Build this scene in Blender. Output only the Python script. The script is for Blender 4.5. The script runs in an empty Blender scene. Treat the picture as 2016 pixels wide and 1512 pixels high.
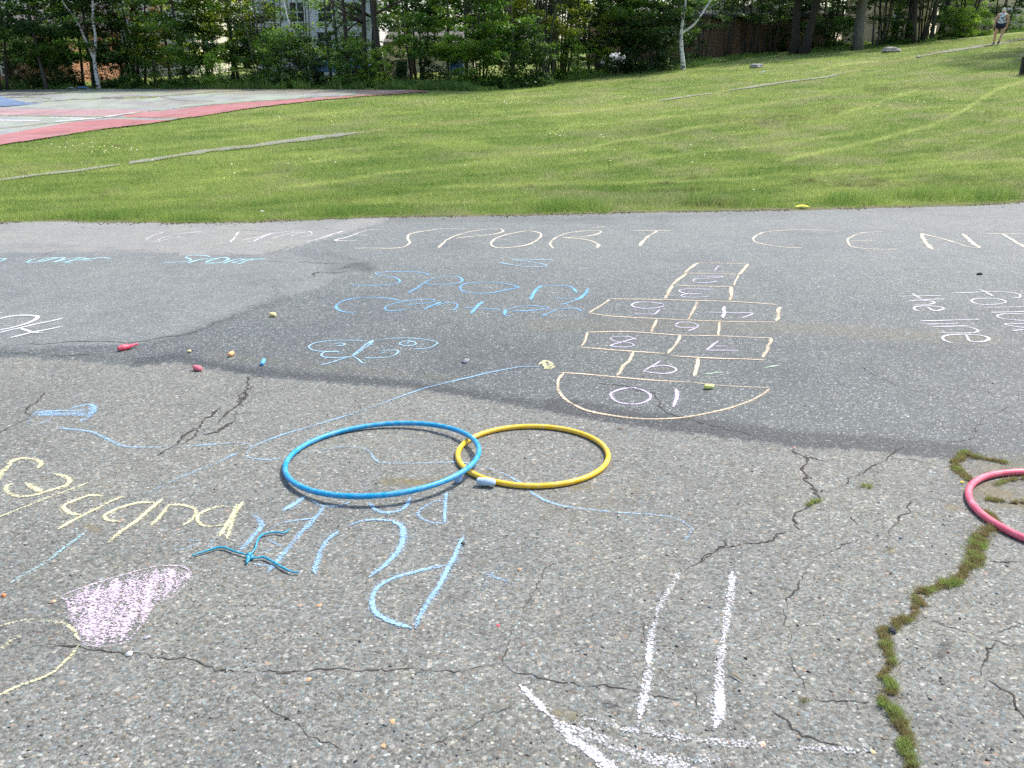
import bpy, bmesh, math, random
import numpy as np
from math import sin, cos, tan, atan, pi, radians, hypot
from mathutils import Vector, Matrix

random.seed(7); RNG = np.random.default_rng(11)
scn = bpy.context.scene
COL = scn.collection

# ------------------------------------------------------------------ camera, world, sun, exposure
FPX, HOR, ZC = 1640.0, 120.0, 1.5            # focal length (photo px), true horizon row, eye height (m)
PITCH = atan((756-HOR)/FPX)
SL = 0.0475                                   # the lot falls away at 4.75 %
cam_d = bpy.data.cameras.new("camera"); cam = bpy.data.objects.new("camera", cam_d); COL.objects.link(cam)
cam_d.sensor_width = 36; cam_d.lens = 36*FPX/2016; cam_d.clip_start = 0.05; cam_d.clip_end = 1500
cam.location = (0, 0, ZC); cam.rotation_euler = (pi/2-PITCH, 0, 0)
scn.camera = cam

SUN_AZ, SUN_EL = radians(52), radians(56)     # azimuth from +Y towards +X
w = bpy.data.worlds.new("World"); scn.world = w; w.use_nodes = True
wn = w.node_tree; bg = wn.nodes["Background"]
sky = wn.nodes.new("ShaderNodeTexSky"); sky.sky_type = 'NISHITA'; sky.sun_disc = False
sky.sun_elevation = SUN_EL; sky.sun_rotation = SUN_AZ; sky.dust_density = 2.5; sky.air_density = 1.0
wn.links.new(sky.outputs[0], bg.inputs[0]); bg.inputs[1].default_value = 0.15
sl = bpy.data.lights.new("sun", 'SUN'); so = bpy.data.objects.new("sun", sl); COL.objects.link(so)
sl.energy = 2.8; sl.angle = radians(3.5); sl.color = (1.0, 0.95, 0.88)
sd = Vector((sin(SUN_AZ)*cos(SUN_EL), cos(SUN_AZ)*cos(SUN_EL), sin(SUN_EL)))
so.rotation_euler = sd.to_track_quat('Z', 'Y').to_euler(); so.location = (20, 20, 40)
scn.view_settings.view_transform = 'Standard'; scn.view_settings.look = 'None'
scn.view_settings.exposure = 1.08; scn.view_settings.gamma = 1.0
cy = scn.cycles
cy.use_adaptive_sampling = True; cy.adaptive_threshold = 0.02; cy.max_bounces = 5; cy.diffuse_bounces = 3
cy.glossy_bounces = 2; cy.transmission_bounces = 3; cy.transparent_max_bounces = 40; cy.use_denoising = False
cy.caustics_reflective = False; cy.caustics_refractive = False; cy.time_limit = 1100

# ------------------------------------------------------------------ photo px <-> world
def pdir(px, py):
    px = np.asarray(px, float); py = np.asarray(py, float)
    dx = (px-1008)/FPX; dy = (756-py)/FPX
    return dx, cos(PITCH)+dy*sin(PITCH), -sin(PITCH)+dy*cos(PITCH)
def P(px, py, h=0.0):
    """ray through a photo pixel to the sloping lot"""
    x, y, z = pdir(px, py); t = (ZC-h)/(-z-SL*y)
    return np.stack([x*t, y*t, ZC+z*t], -1)
def project(x, y, z):
    zz = z-ZC; d = y*cos(PITCH)-zz*sin(PITCH); u = y*sin(PITCH)+zz*cos(PITCH)
    d = np.maximum(d, .05)
    return 1008+FPX*x/d, 756-FPX*u/d
EDGE = [(-900, 452), (-300, 446), (0, 438), (100, 434), (230, 438), (330, 440), (500, 437), (600, 432), (700, 429), (760, 427), (1000, 424), (1150, 421), (1300, 417), (1580, 413), (1750, 408), (1900, 404), (2016, 397), (2400, 380), (3000, 360)]
ED = np.array([P(a, b) for a, b in EDGE])
YK = np.array([11., 14, 20, 30, 38, 45, 60, 100, 400])
ZL = np.array([-.52, -.56, -.33, -.17, -.05, .04, .15, .4, 2.])
ZM = np.array([-.52, -.50, -.22, .10, .32, .50, .85, 1.6, 5.])
ZR = np.array([-.52, -.42, .02, .88, 1.62, 2.33, 3.2, 5.0, 12.])
_g = np.linspace(11, 130, 1200); _k = np.ones(41)/41
def _sm(z):
    v = np.interp(_g, YK, z); e = np.concatenate([np.full(20, v[0]), v, v[-1]+np.arange(1, 21)*(v[-1]-v[-2])])
    return np.convolve(e, _k, 'valid')
_GL, _GM, _GR = _sm(ZL), _sm(ZM), _sm(ZR)
def vnoise(x, y, seed=0):
    """smooth value noise, 0..1"""
    x = np.asarray(x, float); y = np.asarray(y, float)
    xi = np.floor(x).astype(np.int64); yi = np.floor(y).astype(np.int64); fx = x-xi; fy = y-yi
    fx = fx*fx*(3-2*fx); fy = fy*fy*(3-2*fy)
    def h(a, b):
        n = (a*374761393 + b*668265263 + seed*982451653) & 0x7fffffff
        n = ((n ^ (n >> 13))*1274126177) & 0x7fffffff
        return ((n ^ (n >> 16)) & 0xffff)/65535.0
    return (h(xi, yi)*(1-fx)+h(xi+1, yi)*fx)*(1-fy)+(h(xi, yi+1)*(1-fx)+h(xi+1, yi+1)*fx)*fy
def terr(x, y):
    x = np.asarray(x, float); y = np.asarray(y, float)
    t = np.clip(x/np.maximum(y, 6), -.75, .75)/.56
    l = np.where(y > 130, np.interp(y, YK, ZL), np.interp(y, _g, _GL))
    m = np.where(y > 130, np.interp(y, YK, ZM), np.interp(y, _g, _GM))
    r = np.where(y > 130, np.interp(y, YK, ZR), np.interp(y, _g, _GR))
    z = np.where(t < 0, m+(l-m)*(-t)*(1.0), m+(r-m)*(t**1.3 if False else np.abs(t)**1.15))
    bump = (vnoise(x*.35, y*.35, 3)-.5)*.10+(vnoise(x*1.3, y*1.3, 4)-.5)*.03
    lawn = z+bump*np.clip((y-12.5)/3, 0, 1)
    ye = np.interp(x, ED[:, 0], ED[:, 1]); w_ = np.clip((y-ye+.15)/1.9, 0, 1); w_ = w_*w_*(3-2*w_)
    return (-SL*y+.012)*(1-w_)+lawn*w_
def G(px, py):
    """ray through a photo pixel to the terrain"""
    px = np.atleast_1d(np.asarray(px, float)); py = np.atleast_1d(np.asarray(py, float))
    x, y, z = pdir(px, py)
    ys = np.concatenate([np.arange(8, 70, .12), np.arange(70, 300, 1.5)])
    T = ys[None, :]/y[:, None]
    D = (ZC+z[:, None]*T)-terr(x[:, None]*T, np.broadcast_to(ys, T.shape))
    hit = D < 0; i = np.where(hit.any(1), hit.argmax(1), len(ys)-1); i = np.maximum(i, 1)
    a = D[np.arange(len(i)), i-1]; b = D[np.arange(len(i)), i]
    f = np.clip(a/np.where(abs(a-b) < 1e-9, 1, a-b), 0, 1)
    yy = ys[i-1]+(ys[i]-ys[i-1])*f; t = yy/y
    X = x*t; return np.stack([X, yy, terr(X, yy)], -1)
def inpoly(px, py, poly):
    poly = np.asarray(poly, float); c = np.zeros(np.shape(px), bool); n = len(poly)
    for i in range(n):
        x1, y1 = poly[i]; x2, y2 = poly[(i+1) % n]
        if y1 == y2: continue
        k = ((y1 > py) != (y2 > py)) & (px < (x2-x1)*(py-y1)/(y2-y1)+x1); c ^= k
    return c
def dline(px, py, line, ay=1.0):
    """distance to a polyline; ay stretches the second axis"""
    best = np.full(np.shape(px), 1e9); L = np.asarray(line, float)
    for (x1, y1), (x2, y2) in zip(L[:-1], L[1:]):
        dx, dy = x2-x1, (y2-y1)*ay; q = ((px-x1)*dx+(py-y1)*ay*dy)/(dx*dx+dy*dy+1e-9); q = np.clip(q, 0, 1)
        best = np.minimum(best, np.hypot(px-x1-q*dx, (py-y1)*ay-q*dy))
    return best

# ------------------------------------------------------------------ object helpers
def tag(o, label=None, cat=None, group=None, kind=None):
    if label: o["label"] = label
    if cat: o["category"] = cat
    if group: o["group"] = group
    if kind: o["kind"] = kind
    return o
def mesh_np(name, V, F, mats, attrs=None, parent=None, smooth=False, fmat=None, origin=None):
    """V (n,3); F list of faces or an (m,k) array; attrs {name: (n,) or (n,3)}"""
    V = np.asarray(V, np.float64)
    me = bpy.data.meshes.new(name)
    if origin is not None: V = V-np.asarray(origin)
    if isinstance(F, np.ndarray):
        m, k = F.shape
        me.vertices.add(len(V)); me.vertices.foreach_set("co", V.astype(np.float32).ravel())
        me.loops.add(m*k); me.loops.foreach_set("vertex_index", F.astype(np.int32).ravel())
        me.polygons.add(m); me.polygons.foreach_set("loop_start", np.arange(0, m*k, k, dtype=np.int32))
        me.update(calc_edges=True)
    else:
        me.from_pydata([tuple(v) for v in V], [], F); me.update()
    if attrs:
        for k_, a in attrs.items():
            a = np.asarray(a, np.float32)
            if a.ndim == 1:
                at = me.attributes.new(k_, 'FLOAT', 'POINT'); at.data.foreach_set("value", a)
            else:
                if a.shape[1] == 3: a = np.concatenate([a, np.ones((len(a), 1), np.float32)], 1)
                at = me.attributes.new(k_, 'FLOAT_COLOR', 'POINT'); at.data.foreach_set("color", a.ravel())
    for mt in (mats if isinstance(mats, (list, tuple)) else [mats]): me.materials.append(mt)
    if fmat is not None: me.polygons.foreach_set("material_index", np.asarray(fmat, np.int32))
    if smooth: me.polygons.foreach_set("use_smooth", np.ones(len(me.polygons), bool))
    me.validate(verbose=False)
    o = bpy.data.objects.new(name, me); COL.objects.link(o)
    if origin is not None: o.location = tuple(origin)
    if parent: o.parent = parent
    return o
def empty(name, loc, rz=0):
    o = bpy.data.objects.new(name, None); COL.objects.link(o); o.location = tuple(loc); o.rotation_euler.z = rz
    o.empty_display_size = .2; return o
class MB:
    """collects verts and faces of one mesh"""
    def __init__(s): s.v = []; s.f = []
    def add(s, V, F):
        b = len(s.v); s.v += [tuple(v) for v in V]; s.f += [tuple(i+b for i in f) for f in F]; return s
    def box(s, c, d, rz=0, bev=0.0):
        x, y, z = d[0]/2, d[1]/2, d[2]/2; ca, sa = cos(rz), sin(rz)
        V = []
        for sx, sy, sz in ((-1,-1,-1),(1,-1,-1),(1,1,-1),(-1,1,-1),(-1,-1,1),(1,-1,1),(1,1,1),(-1,1,1)):
            a, b = sx*x, sy*y; V.append((c[0]+a*ca-b*sa, c[1]+a*sa+b*ca, c[2]+sz*z))
        return s.add(V, [(0,3,2,1),(4,5,6,7),(0,1,5,4),(1,2,6,5),(2,3,7,6),(3,0,4,7)])
    def tube(s, pts, rad, n=6, cap=True):
        pts = [Vector(p) for p in pts]
        if not hasattr(rad, '__len__'): rad = [rad]*len(pts)
        rings = []
        for i, p in enumerate(pts):
            d = (pts[min(i+1, len(pts)-1)]-pts[max(i-1, 0)]).normalized()
            a = d.cross(Vector((0, 0, 1)) if abs(d.z) < .9 else Vector((1, 0, 0))).normalized(); b = d.cross(a)
            rings.append([p+(a*cos(2*pi*k/n)+b*sin(2*pi*k/n))*rad[i] for k in range(n)])
        V = [v for r in rings for v in r]; F = []
        for i in range(len(pts)-1):
            for k in range(n):
                F.append((i*n+k, i*n+(k+1) % n, (i+1)*n+(k+1) % n, (i+1)*n+k))
        if cap: F += [tuple(range(n))[::-1], tuple((len(pts)-1)*n+k for k in range(n))]
        return s.add(V, F)
    def build(s, name, mat, parent=None, smooth=False, loc=None, bevel=0):
        me = bpy.data.meshes.new(name); me.from_pydata(s.v, [], s.f); me.update(); me.materials.append(mat)
        if smooth: me.polygons.foreach_set("use_smooth", [True]*len(me.polygons))
        o = bpy.data.objects.new(name, me); COL.objects.link(o)
        if loc is not None: o.location = tuple(loc)
        if parent: o.parent = parent
        if bevel:
            m = o.modifiers.new("bevel", 'BEVEL'); m.width = bevel; m.segments = 2
        return o

# ------------------------------------------------------------------ materials
class NT:
    def __init__(s, name):
        s.m = bpy.data.materials.new(name); s.m.use_nodes = True; s.t = s.m.node_tree
        s.b = s.t.nodes["Principled BSDF"]; s.out = s.t.nodes["Material Output"]
        s.b.inputs["Specular IOR Level"].default_value = .3
    def n(s, typ, ins=None, **pr):
        nd = s.t.nodes.new("ShaderNode"+typ)
        for k, v in pr.items(): setattr(nd, k, v)
        for k, v in (ins or {}).items(): s.set(nd.inputs[k], v)
        return nd
    def set(s, sock, v):
        if isinstance(v, bpy.types.NodeSocket): s.t.links.new(v, sock)
        elif isinstance(v, (tuple, list)) and len(v) == 3 and sock.type == 'RGBA': sock.default_value = (*v, 1)
        else: sock.default_value = v
    def pos(s): return s.n("NewGeometry").outputs["Position"]
    def obj(s): return s.n("TexCoord").outputs["Object"]
    def noise(s, vec, scale, detail=3, rough=.55, fac=True):
        return s.n("TexNoise", {"Vector": vec, "Scale": scale, "Detail": detail, "Roughness": rough}).outputs["Fac" if fac else "Color"]
    def ramp(s, v, stops, interp='LINEAR'):
        r = s.n("ValToRGB"); s.set(r.inputs[0], v); r.color_ramp.interpolation = interp
        e = r.color_ramp.elements
        while len(e) < len(stops): e.new(.5)
        for el, (p_, c) in zip(e, stops):
            el.position = p_; el.color = (*c, 1) if hasattr(c, '__len__') else (c, c, c, 1)
        return r.outputs[0]
    def mix(s, f, a, b, mode='MIX'):
        x = s.n("Mix", data_type='RGBA', blend_type=mode, clamp_result=False)
        s.set(x.inputs[0], f); s.set(x.inputs[6], a); s.set(x.inputs[7], b); return x.outputs[2]
    def math(s, op, a, b=0.0, c=0.0, clamp=False):
        x = s.n("Math", operation=op, use_clamp=clamp); s.set(x.inputs[0], a); s.set(x.inputs[1], b)
        if op in ('MULTIPLY_ADD', 'SMOOTH_MIN', 'COMPARE'): s.set(x.inputs[2], c)
        return x.outputs[0]
    def rng(s, v, a, b, c=0.0, d=1.0):
        x = s.n("MapRange"); x.clamp = True
        for i, k in enumerate((v, a, b, c, d)): s.set(x.inputs[i], k)
        return x.outputs[0]
    def attr(s, name): return s.n("Attribute", attribute_name=name)
    def mapv(s, vec, sc=(1, 1, 1), rot=(0, 0, 0)):
        x = s.n("Mapping"); s.set(x.inputs[0], vec); x.inputs["Scale"].default_value = sc; x.inputs["Rotation"].default_value = rot
        return x.outputs[0]
    def bump(s, h, dist=.01, st=1.0, nrm=None):
        x = s.n("Bump"); s.set(x.inputs["Height"], h); x.inputs["Distance"].default_value = dist; x.inputs["Strength"].default_value = st
        if nrm is not None: s.set(x.inputs["Normal"], nrm)
        return x.outputs[0]
    def fin(s, col, rough=.8, nrm=None, **k):
        s.set(s.b.inputs["Base Color"], col); s.set(s.b.inputs["Roughness"], rough)
        if nrm is not None: s.set(s.b.inputs["Normal"], nrm)
        for a, v in k.items(): s.set(s.b.inputs[a.replace('_', ' ')], v)
        return s.m
def plain(name, c, rough=.6, var=.12, scale=8.0, **k):
    m = NT(name); n = m.noise(m.obj(), scale, 4)
    d = tuple(x*(1-var*1.6) for x in c); l = tuple(min(1, x*(1+var)) for x in c)
    return m.fin(m.ramp(n, [(.3, d), (.7, l)]), rough, m.bump(m.noise(m.obj(), scale*12, 2), .002, .3), **k)

def mat_asphalt():
    m = NT("asphalt"); p = m.pos(); A = m.attr("mask"); sep = m.n("SeparateColor", {"Color": A.outputs["Color"]})
    new, dark, moss = sep.outputs[0], sep.outputs[1], sep.outputs[2]; pale = m.attr("pale").outputs["Fac"]
    warp = m.n("VectorMath", operation='ADD'); m.set(warp.inputs[0], p)
    wv = m.n("VectorMath", operation='SCALE'); m.set(wv.inputs[0], m.noise(p, 60, 2, fac=False)); wv.inputs["Scale"].default_value = .006
    m.set(warp.inputs[1], wv.outputs[0]); q = warp.outputs[0]
    # old, worn surface: exposed stones in a grey binder
    v1 = m.n("TexVoronoi", {"Vector": q, "Scale": 125.0, "Randomness": 1.0}); c1 = m.n("SeparateColor", {"Color": v1.outputs["Color"]})
    v2 = m.n("TexVoronoi", {"Vector": q, "Scale": 48.0}); c2 = m.n("SeparateColor", {"Color": v2.outputs["Color"]})
    v3 = m.n("TexVoronoi", {"Vector": p, "Scale": 240.0}); c3 = m.n("SeparateColor", {"Color": v3.outputs["Color"]})
    stone = m.ramp(c1.outputs[0], [(0, (.070, .071, .064)), (.20, (.118, .120, .108)), (.45, (.154, .156, .141)), (.66, (.183, .185, .167)), (.90, (.214, .218, .199)), (.975, (.285, .287, .262)), (1, (.43, .43, .395))])
    hue = m.ramp(c1.outputs[1], [(0, (1.0, 1.0, 1.0)), (.70, (1, 1, 1)), (.78, (.82, 1.0, 1.10)), (.86, (.84, .99, 1.06)), (.88, (1.08, 1.02, .90)), (.99, (1.08, 1.0, .88)), (.996, (1.35, .94, .72)), (1, (1.35, .94, .72))])
    stone = m.mix(1.0, stone, hue, 'MULTIPLY')
    gap = m.rng(v1.outputs["Distance"], .28, .72)
    old = m.mix(m.math('MULTIPLY', gap, .38), stone, (.082, .080, .070))
    fine = m.ramp(c3.outputs[0], [(0, .80), (.7, 1.05), (.93, 1.15), (1, 1.4)])
    old = m.mix(.8, old, fine, 'MULTIPLY')
    big = m.math('MULTIPLY', m.math('GREATER_THAN', c2.outputs[0], .86), m.rng(v2.outputs["Distance"], .46, .30))
    bigc = m.ramp(c2.outputs[1], [(0, (.20, .235, .25)), (.35, (.15, .175, .19)), (.55, (.30, .29, .26)), (.8, (.46, .45, .41)), (.97, (.38, .33, .24)), (.995, (.42, .26, .17))])
    old = m.mix(m.math('MULTIPLY', big, .5), old, bigc)
    # newer, finer surface: dark with pale specks
    v4 = m.n("TexVoronoi", {"Vector": q, "Scale": 135.0}); c4 = m.n("SeparateColor", {"Color": v4.outputs["Color"]})
    nw = m.ramp(c4.outputs[0], [(0, (.056, .065, .062)), (.4, (.092, .105, .101)), (.75, (.127, .140, .135)), (.90, (.165, .176, .170)), (.975, (.32, .33, .325)), (1, (.5, .5, .5))])
    nw = m.mix(.7, nw, fine, 'MULTIPLY')
    edge = m.rng(m.math('ADD', new, m.math('MULTIPLY_ADD', m.noise(p, 9, 5, .7), .5, -.25)), .35, .65)
    col = m.mix(edge, old, nw)
    col = m.mix(pale, col, m.mix(.55, old, (.255, .258, .248)))
    lg = m.ramp(m.noise(p, 1.1, 7, .68), [(.3, (.78, .79, .80)), (.48, (1.0, 1.0, 1.0)), (.62, (1.08, 1.07, 1.02)), (.74, (1.18, 1.15, 1.06))])
    col = m.mix(.85, col, lg, 'MULTIPLY')
    md = m.ramp(m.noise(p, 7.0, 4, .6), [(.32, .88), (.68, 1.08)]); col = m.mix(.7, col, md, 'MULTIPLY')
    dk = m.rng(m.math('MULTIPLY', dark, m.math('MULTIPLY_ADD', m.noise(p, 14, 4), .9, .55)), 0, 1)
    col = m.mix(dk, col, m.mix(1.0, col, (.44, .43, .44), 'MULTIPLY'))
    ms = m.rng(m.math('MULTIPLY', moss, m.math('MULTIPLY_ADD', m.noise(p, 26, 5, .7), 2.4, -.5)), .1, .8)
    col = m.mix(ms, col, m.ramp(m.noise(p, 55, 3), [(.35, (.10, .075, .045)), (.6, (.16, .14, .07)), (.7, (.20, .19, .11))]))
    # rare dark chips and stains
    sp = m.n("TexVoronoi", {"Vector": q, "Scale": 9.0}); cs = m.n("SeparateColor", {"Color": sp.outputs["Color"]})
    chip = m.math('MULTIPLY', m.math('GREATER_THAN', cs.outputs[0], .75), m.rng(sp.outputs["Distance"], .09, .04))
    col = m.mix(m.math('MULTIPLY', chip, .8), col, (.03, .03, .03))
    h = m.math('ADD', m.math('MULTIPLY', v1.outputs["Distance"], -1.0), m.math('MULTIPLY', m.noise(p, 300, 2), .5))
    return m.fin(col, m.rng(edge, 0, 1, .82, .68), m.bump(h, .003, .6), Specular_IOR_Level=.35)
def mat_crack():
    m = NT("crack"); p = m.pos()
    cov = m.attr("cov").outputs["Fac"]; f = m.rng(m.math('SUBTRACT', m.math('MULTIPLY', cov, 1.5), m.noise(p, 150, 4, .75)), -.02, .16)
    m.fin(m.ramp(m.noise(p, 40, 3), [(.3, (.022, .020, .018)), (.7, (.070, .065, .055))]), .95)
    tr = m.n("BsdfTransparent"); x = m.n("MixShader"); m.set(x.inputs[0], f); m.set(x.inputs[1], tr.outputs[0]); m.set(x.inputs[2], m.b.outputs[0])
    m.set(m.out.inputs[0], x.outputs[0]); return m.m
def mat_chalk(name, c, gain=1.0):
    m = NT(name); p = m.pos(); cov = m.attr("cov").outputs["Fac"]
    v = m.n("TexVoronoi", {"Vector": p, "Scale": 120.0}); g = m.math('ADD', m.math('MULTIPLY', v.outputs["Distance"], .62), m.math('MULTIPLY', m.noise(p, 210, 2, .6), .75))
    g = m.math('ADD', g, m.math('MULTIPLY_ADD', m.noise(p, 30, 3), .30, -.15))
    f = m.math('MULTIPLY', m.rng(m.math('SUBTRACT', m.math('MULTIPLY', cov, .98*gain), g), -.06, .46), .84)
    m.fin(m.ramp(m.noise(p, 90, 2), [(.3, tuple(k*.86 for k in c)), (.7, c)]), .95, Specular_IOR_Level=.05)
    tr = m.n("BsdfTransparent"); x = m.n("MixShader"); m.set(x.inputs[0], f); m.set(x.inputs[1], tr.outputs[0]); m.set(x.inputs[2], m.b.outputs[0])
    m.set(m.out.inputs[0], x.outputs[0]); return m.m
def mat_ground():
    m = NT("lawn_soil"); p = m.pos(); c = m.attr("Col").outputs["Color"]
    n1 = m.ramp(m.noise(m.mapv(p, (1, 1, .2)), 30, 5, .75), [(.28, .45), (.5, .95), (.72, 1.5)])
    col = m.mix(1.0, c, n1, 'MULTIPLY')
    return m.fin(col, .95, m.bump(m.noise(p, 22, 5, .8), .05, 1.0), Specular_IOR_Level=.1)
def mat_blade(name="grass_blade", tl=.35):
    m = NT(name); c = m.attr("Col").outputs["Color"]
    d = m.n("BsdfDiffuse", {"Color": c}); t = m.n("BsdfTranslucent", {"Color": c}); x = m.n("MixShader", {0: tl})
    m.set(x.inputs[1], d.outputs[0]); m.set(x.inputs[2], t.outputs[0]); m.set(m.out.inputs[0], x.outputs[0]); return m.m
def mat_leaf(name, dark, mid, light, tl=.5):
    m = NT(name); r = m.attr("leaf_tone").outputs["Fac"]
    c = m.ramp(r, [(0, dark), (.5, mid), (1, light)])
    d = m.n("BsdfDiffuse", {"Color": c}); t = m.n("BsdfTranslucent", {"Color": m.mix(.5, c, m.mix(1.0, c, (1.5, 1.5, .5), 'MULTIPLY'))})
    g = m.n("BsdfGlossy", {"Color": (.5, .5, .5), "Roughness": .45})
    x = m.n("MixShader", {0: tl}); m.set(x.inputs[1], d.outputs[0]); m.set(x.inputs[2], t.outputs[0])
    y = m.n("MixShader", {0: .06}); m.set(y.inputs[1], x.outputs[0]); m.set(y.inputs[2], g.outputs[0])
    m.set(m.out.inputs[0], y.outputs[0]); return m.m
def mat_bark(name, a, b, birch=False):
    m = NT(name); p = m.obj()
    if birch:
        n = m.noise(m.mapv(p, (2.5, 2.5, 7)), 1.2, 5, .75)
        return m.fin(m.ramp(n, [(.42, (.05, .045, .04)), (.48, (.62, .60, .56)), (1, (.80, .79, .75))]), .7)
    n = m.noise(m.mapv(p, (9, 9, 1.4)), 2.0, 5, .7)
    return m.fin(m.ramp(n, [(.35, a), (.65, b)]), .9, m.bump(n, .03, .8))
def mat_plastic(name, c):
    m = NT(name); p = m.pos()
    n = m.noise(p, 30, 3); sc = m.noise(m.mapv(p, (1, 1, 1)), 160, 3, .7)
    dust = m.rng(m.math('MULTIPLY_ADD', n, .5, m.math('MULTIPLY', sc, .6)), .52, .72, 0, .38)
    col = m.mix(dust, m.ramp(n, [(.3, tuple(k*.88 for k in c)), (.7, c)]), (.45, .45, .43))
    return m.fin(col, m.rng(n, .3, .7, .34, .55), m.bump(sc, .001, .25), Specular_IOR_Level=.45)
def mat_court():
    m = NT("court_paint"); p = m.pos(); c = m.attr("Col").outputs["Color"]
    n = m.ramp(m.noise(m.mapv(p, (1, .4, 1)), 1.6, 6, .7), [(.3, .74), (.5, 1.0), (.7, 1.16)])
    f = m.ramp(m.noise(p, 40, 3, .7), [(.3, .88), (.7, 1.1)])
    return m.fin(m.mix(1, m.mix(1, c, n, 'MULTIPLY'), f, 'MULTIPLY'), .85)
def mat_siding(name, c, step=.14):
    m = NT(name); p = m.pos(); s = m.n("SeparateXYZ", {0: p}); z = m.math('MODULO', m.math('ADD', s.outputs[2], 20), step)
    l = m.rng(z, 0, step*.16, .55, 1.0); n = m.ramp(m.noise(p, 1.1, 4), [(.3, .9), (.7, 1.04)])
    return m.fin(m.mix(1, m.mix(1, c, n, 'MULTIPLY'), l, 'MULTIPLY'), .7)
def mat_brick(name, a, b):
    m = NT(name); br = m.n("TexBrick", {"Vector": m.mapv(m.pos(), (1, 1, 1), (pi/2, 0, 0)), "Color1": a, "Color2": b, "Mortar": (.22, .19, .16), "Scale": 2.2, "Mortar Size": .02})
    return m.fin(br.outputs[0], .9)

M_ASPH, M_CRACK, M_GND, M_BLADE = mat_asphalt(), mat_crack(), mat_ground(), mat_blade()

# ------------------------------------------------------------------ the lot
def edge_y(x):
    """where the lot ends"""
    y = np.interp(x, ED[:, 0], ED[:, 1]); return y+(vnoise(x*3.1, x*0+.5, 8)-.5)*.10+(vnoise(x*11, x*0+.5, 9)-.5)*.05
NEWLOW = [(-200, 692), (0, 702), (100, 708), (200, 714), (270, 722), (350, 712), (400, 724), (500, 741), (600, 750), (700, 757), (800, 766), (900, 780), (1000, 797), (1100, 813), (1200, 832), (1300, 846), (1400, 857), (1500, 872), (1600, 882), (1700, 887), (1800, 897), (1900, 907), (2016, 917), (2300, 940)]
NL = np.array(NEWLOW, float)
PALE = [(-900, 400), (-900, 500), (0, 497), (120, 499), (250, 495), (330, 498), (420, 503), (500, 503), (560, 492), (640, 470), (700, 452), (760, 436), (790, 400)]
SMOOTHZ = [(-900, 495), (0, 495), (250, 495), (420, 503), (500, 503), (560, 492), (640, 520), (700, 528), (620, 570), (540, 590), (440, 625), (330, 668), (250, 678), (100, 682), (0, 690), (-900, 690)]
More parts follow.
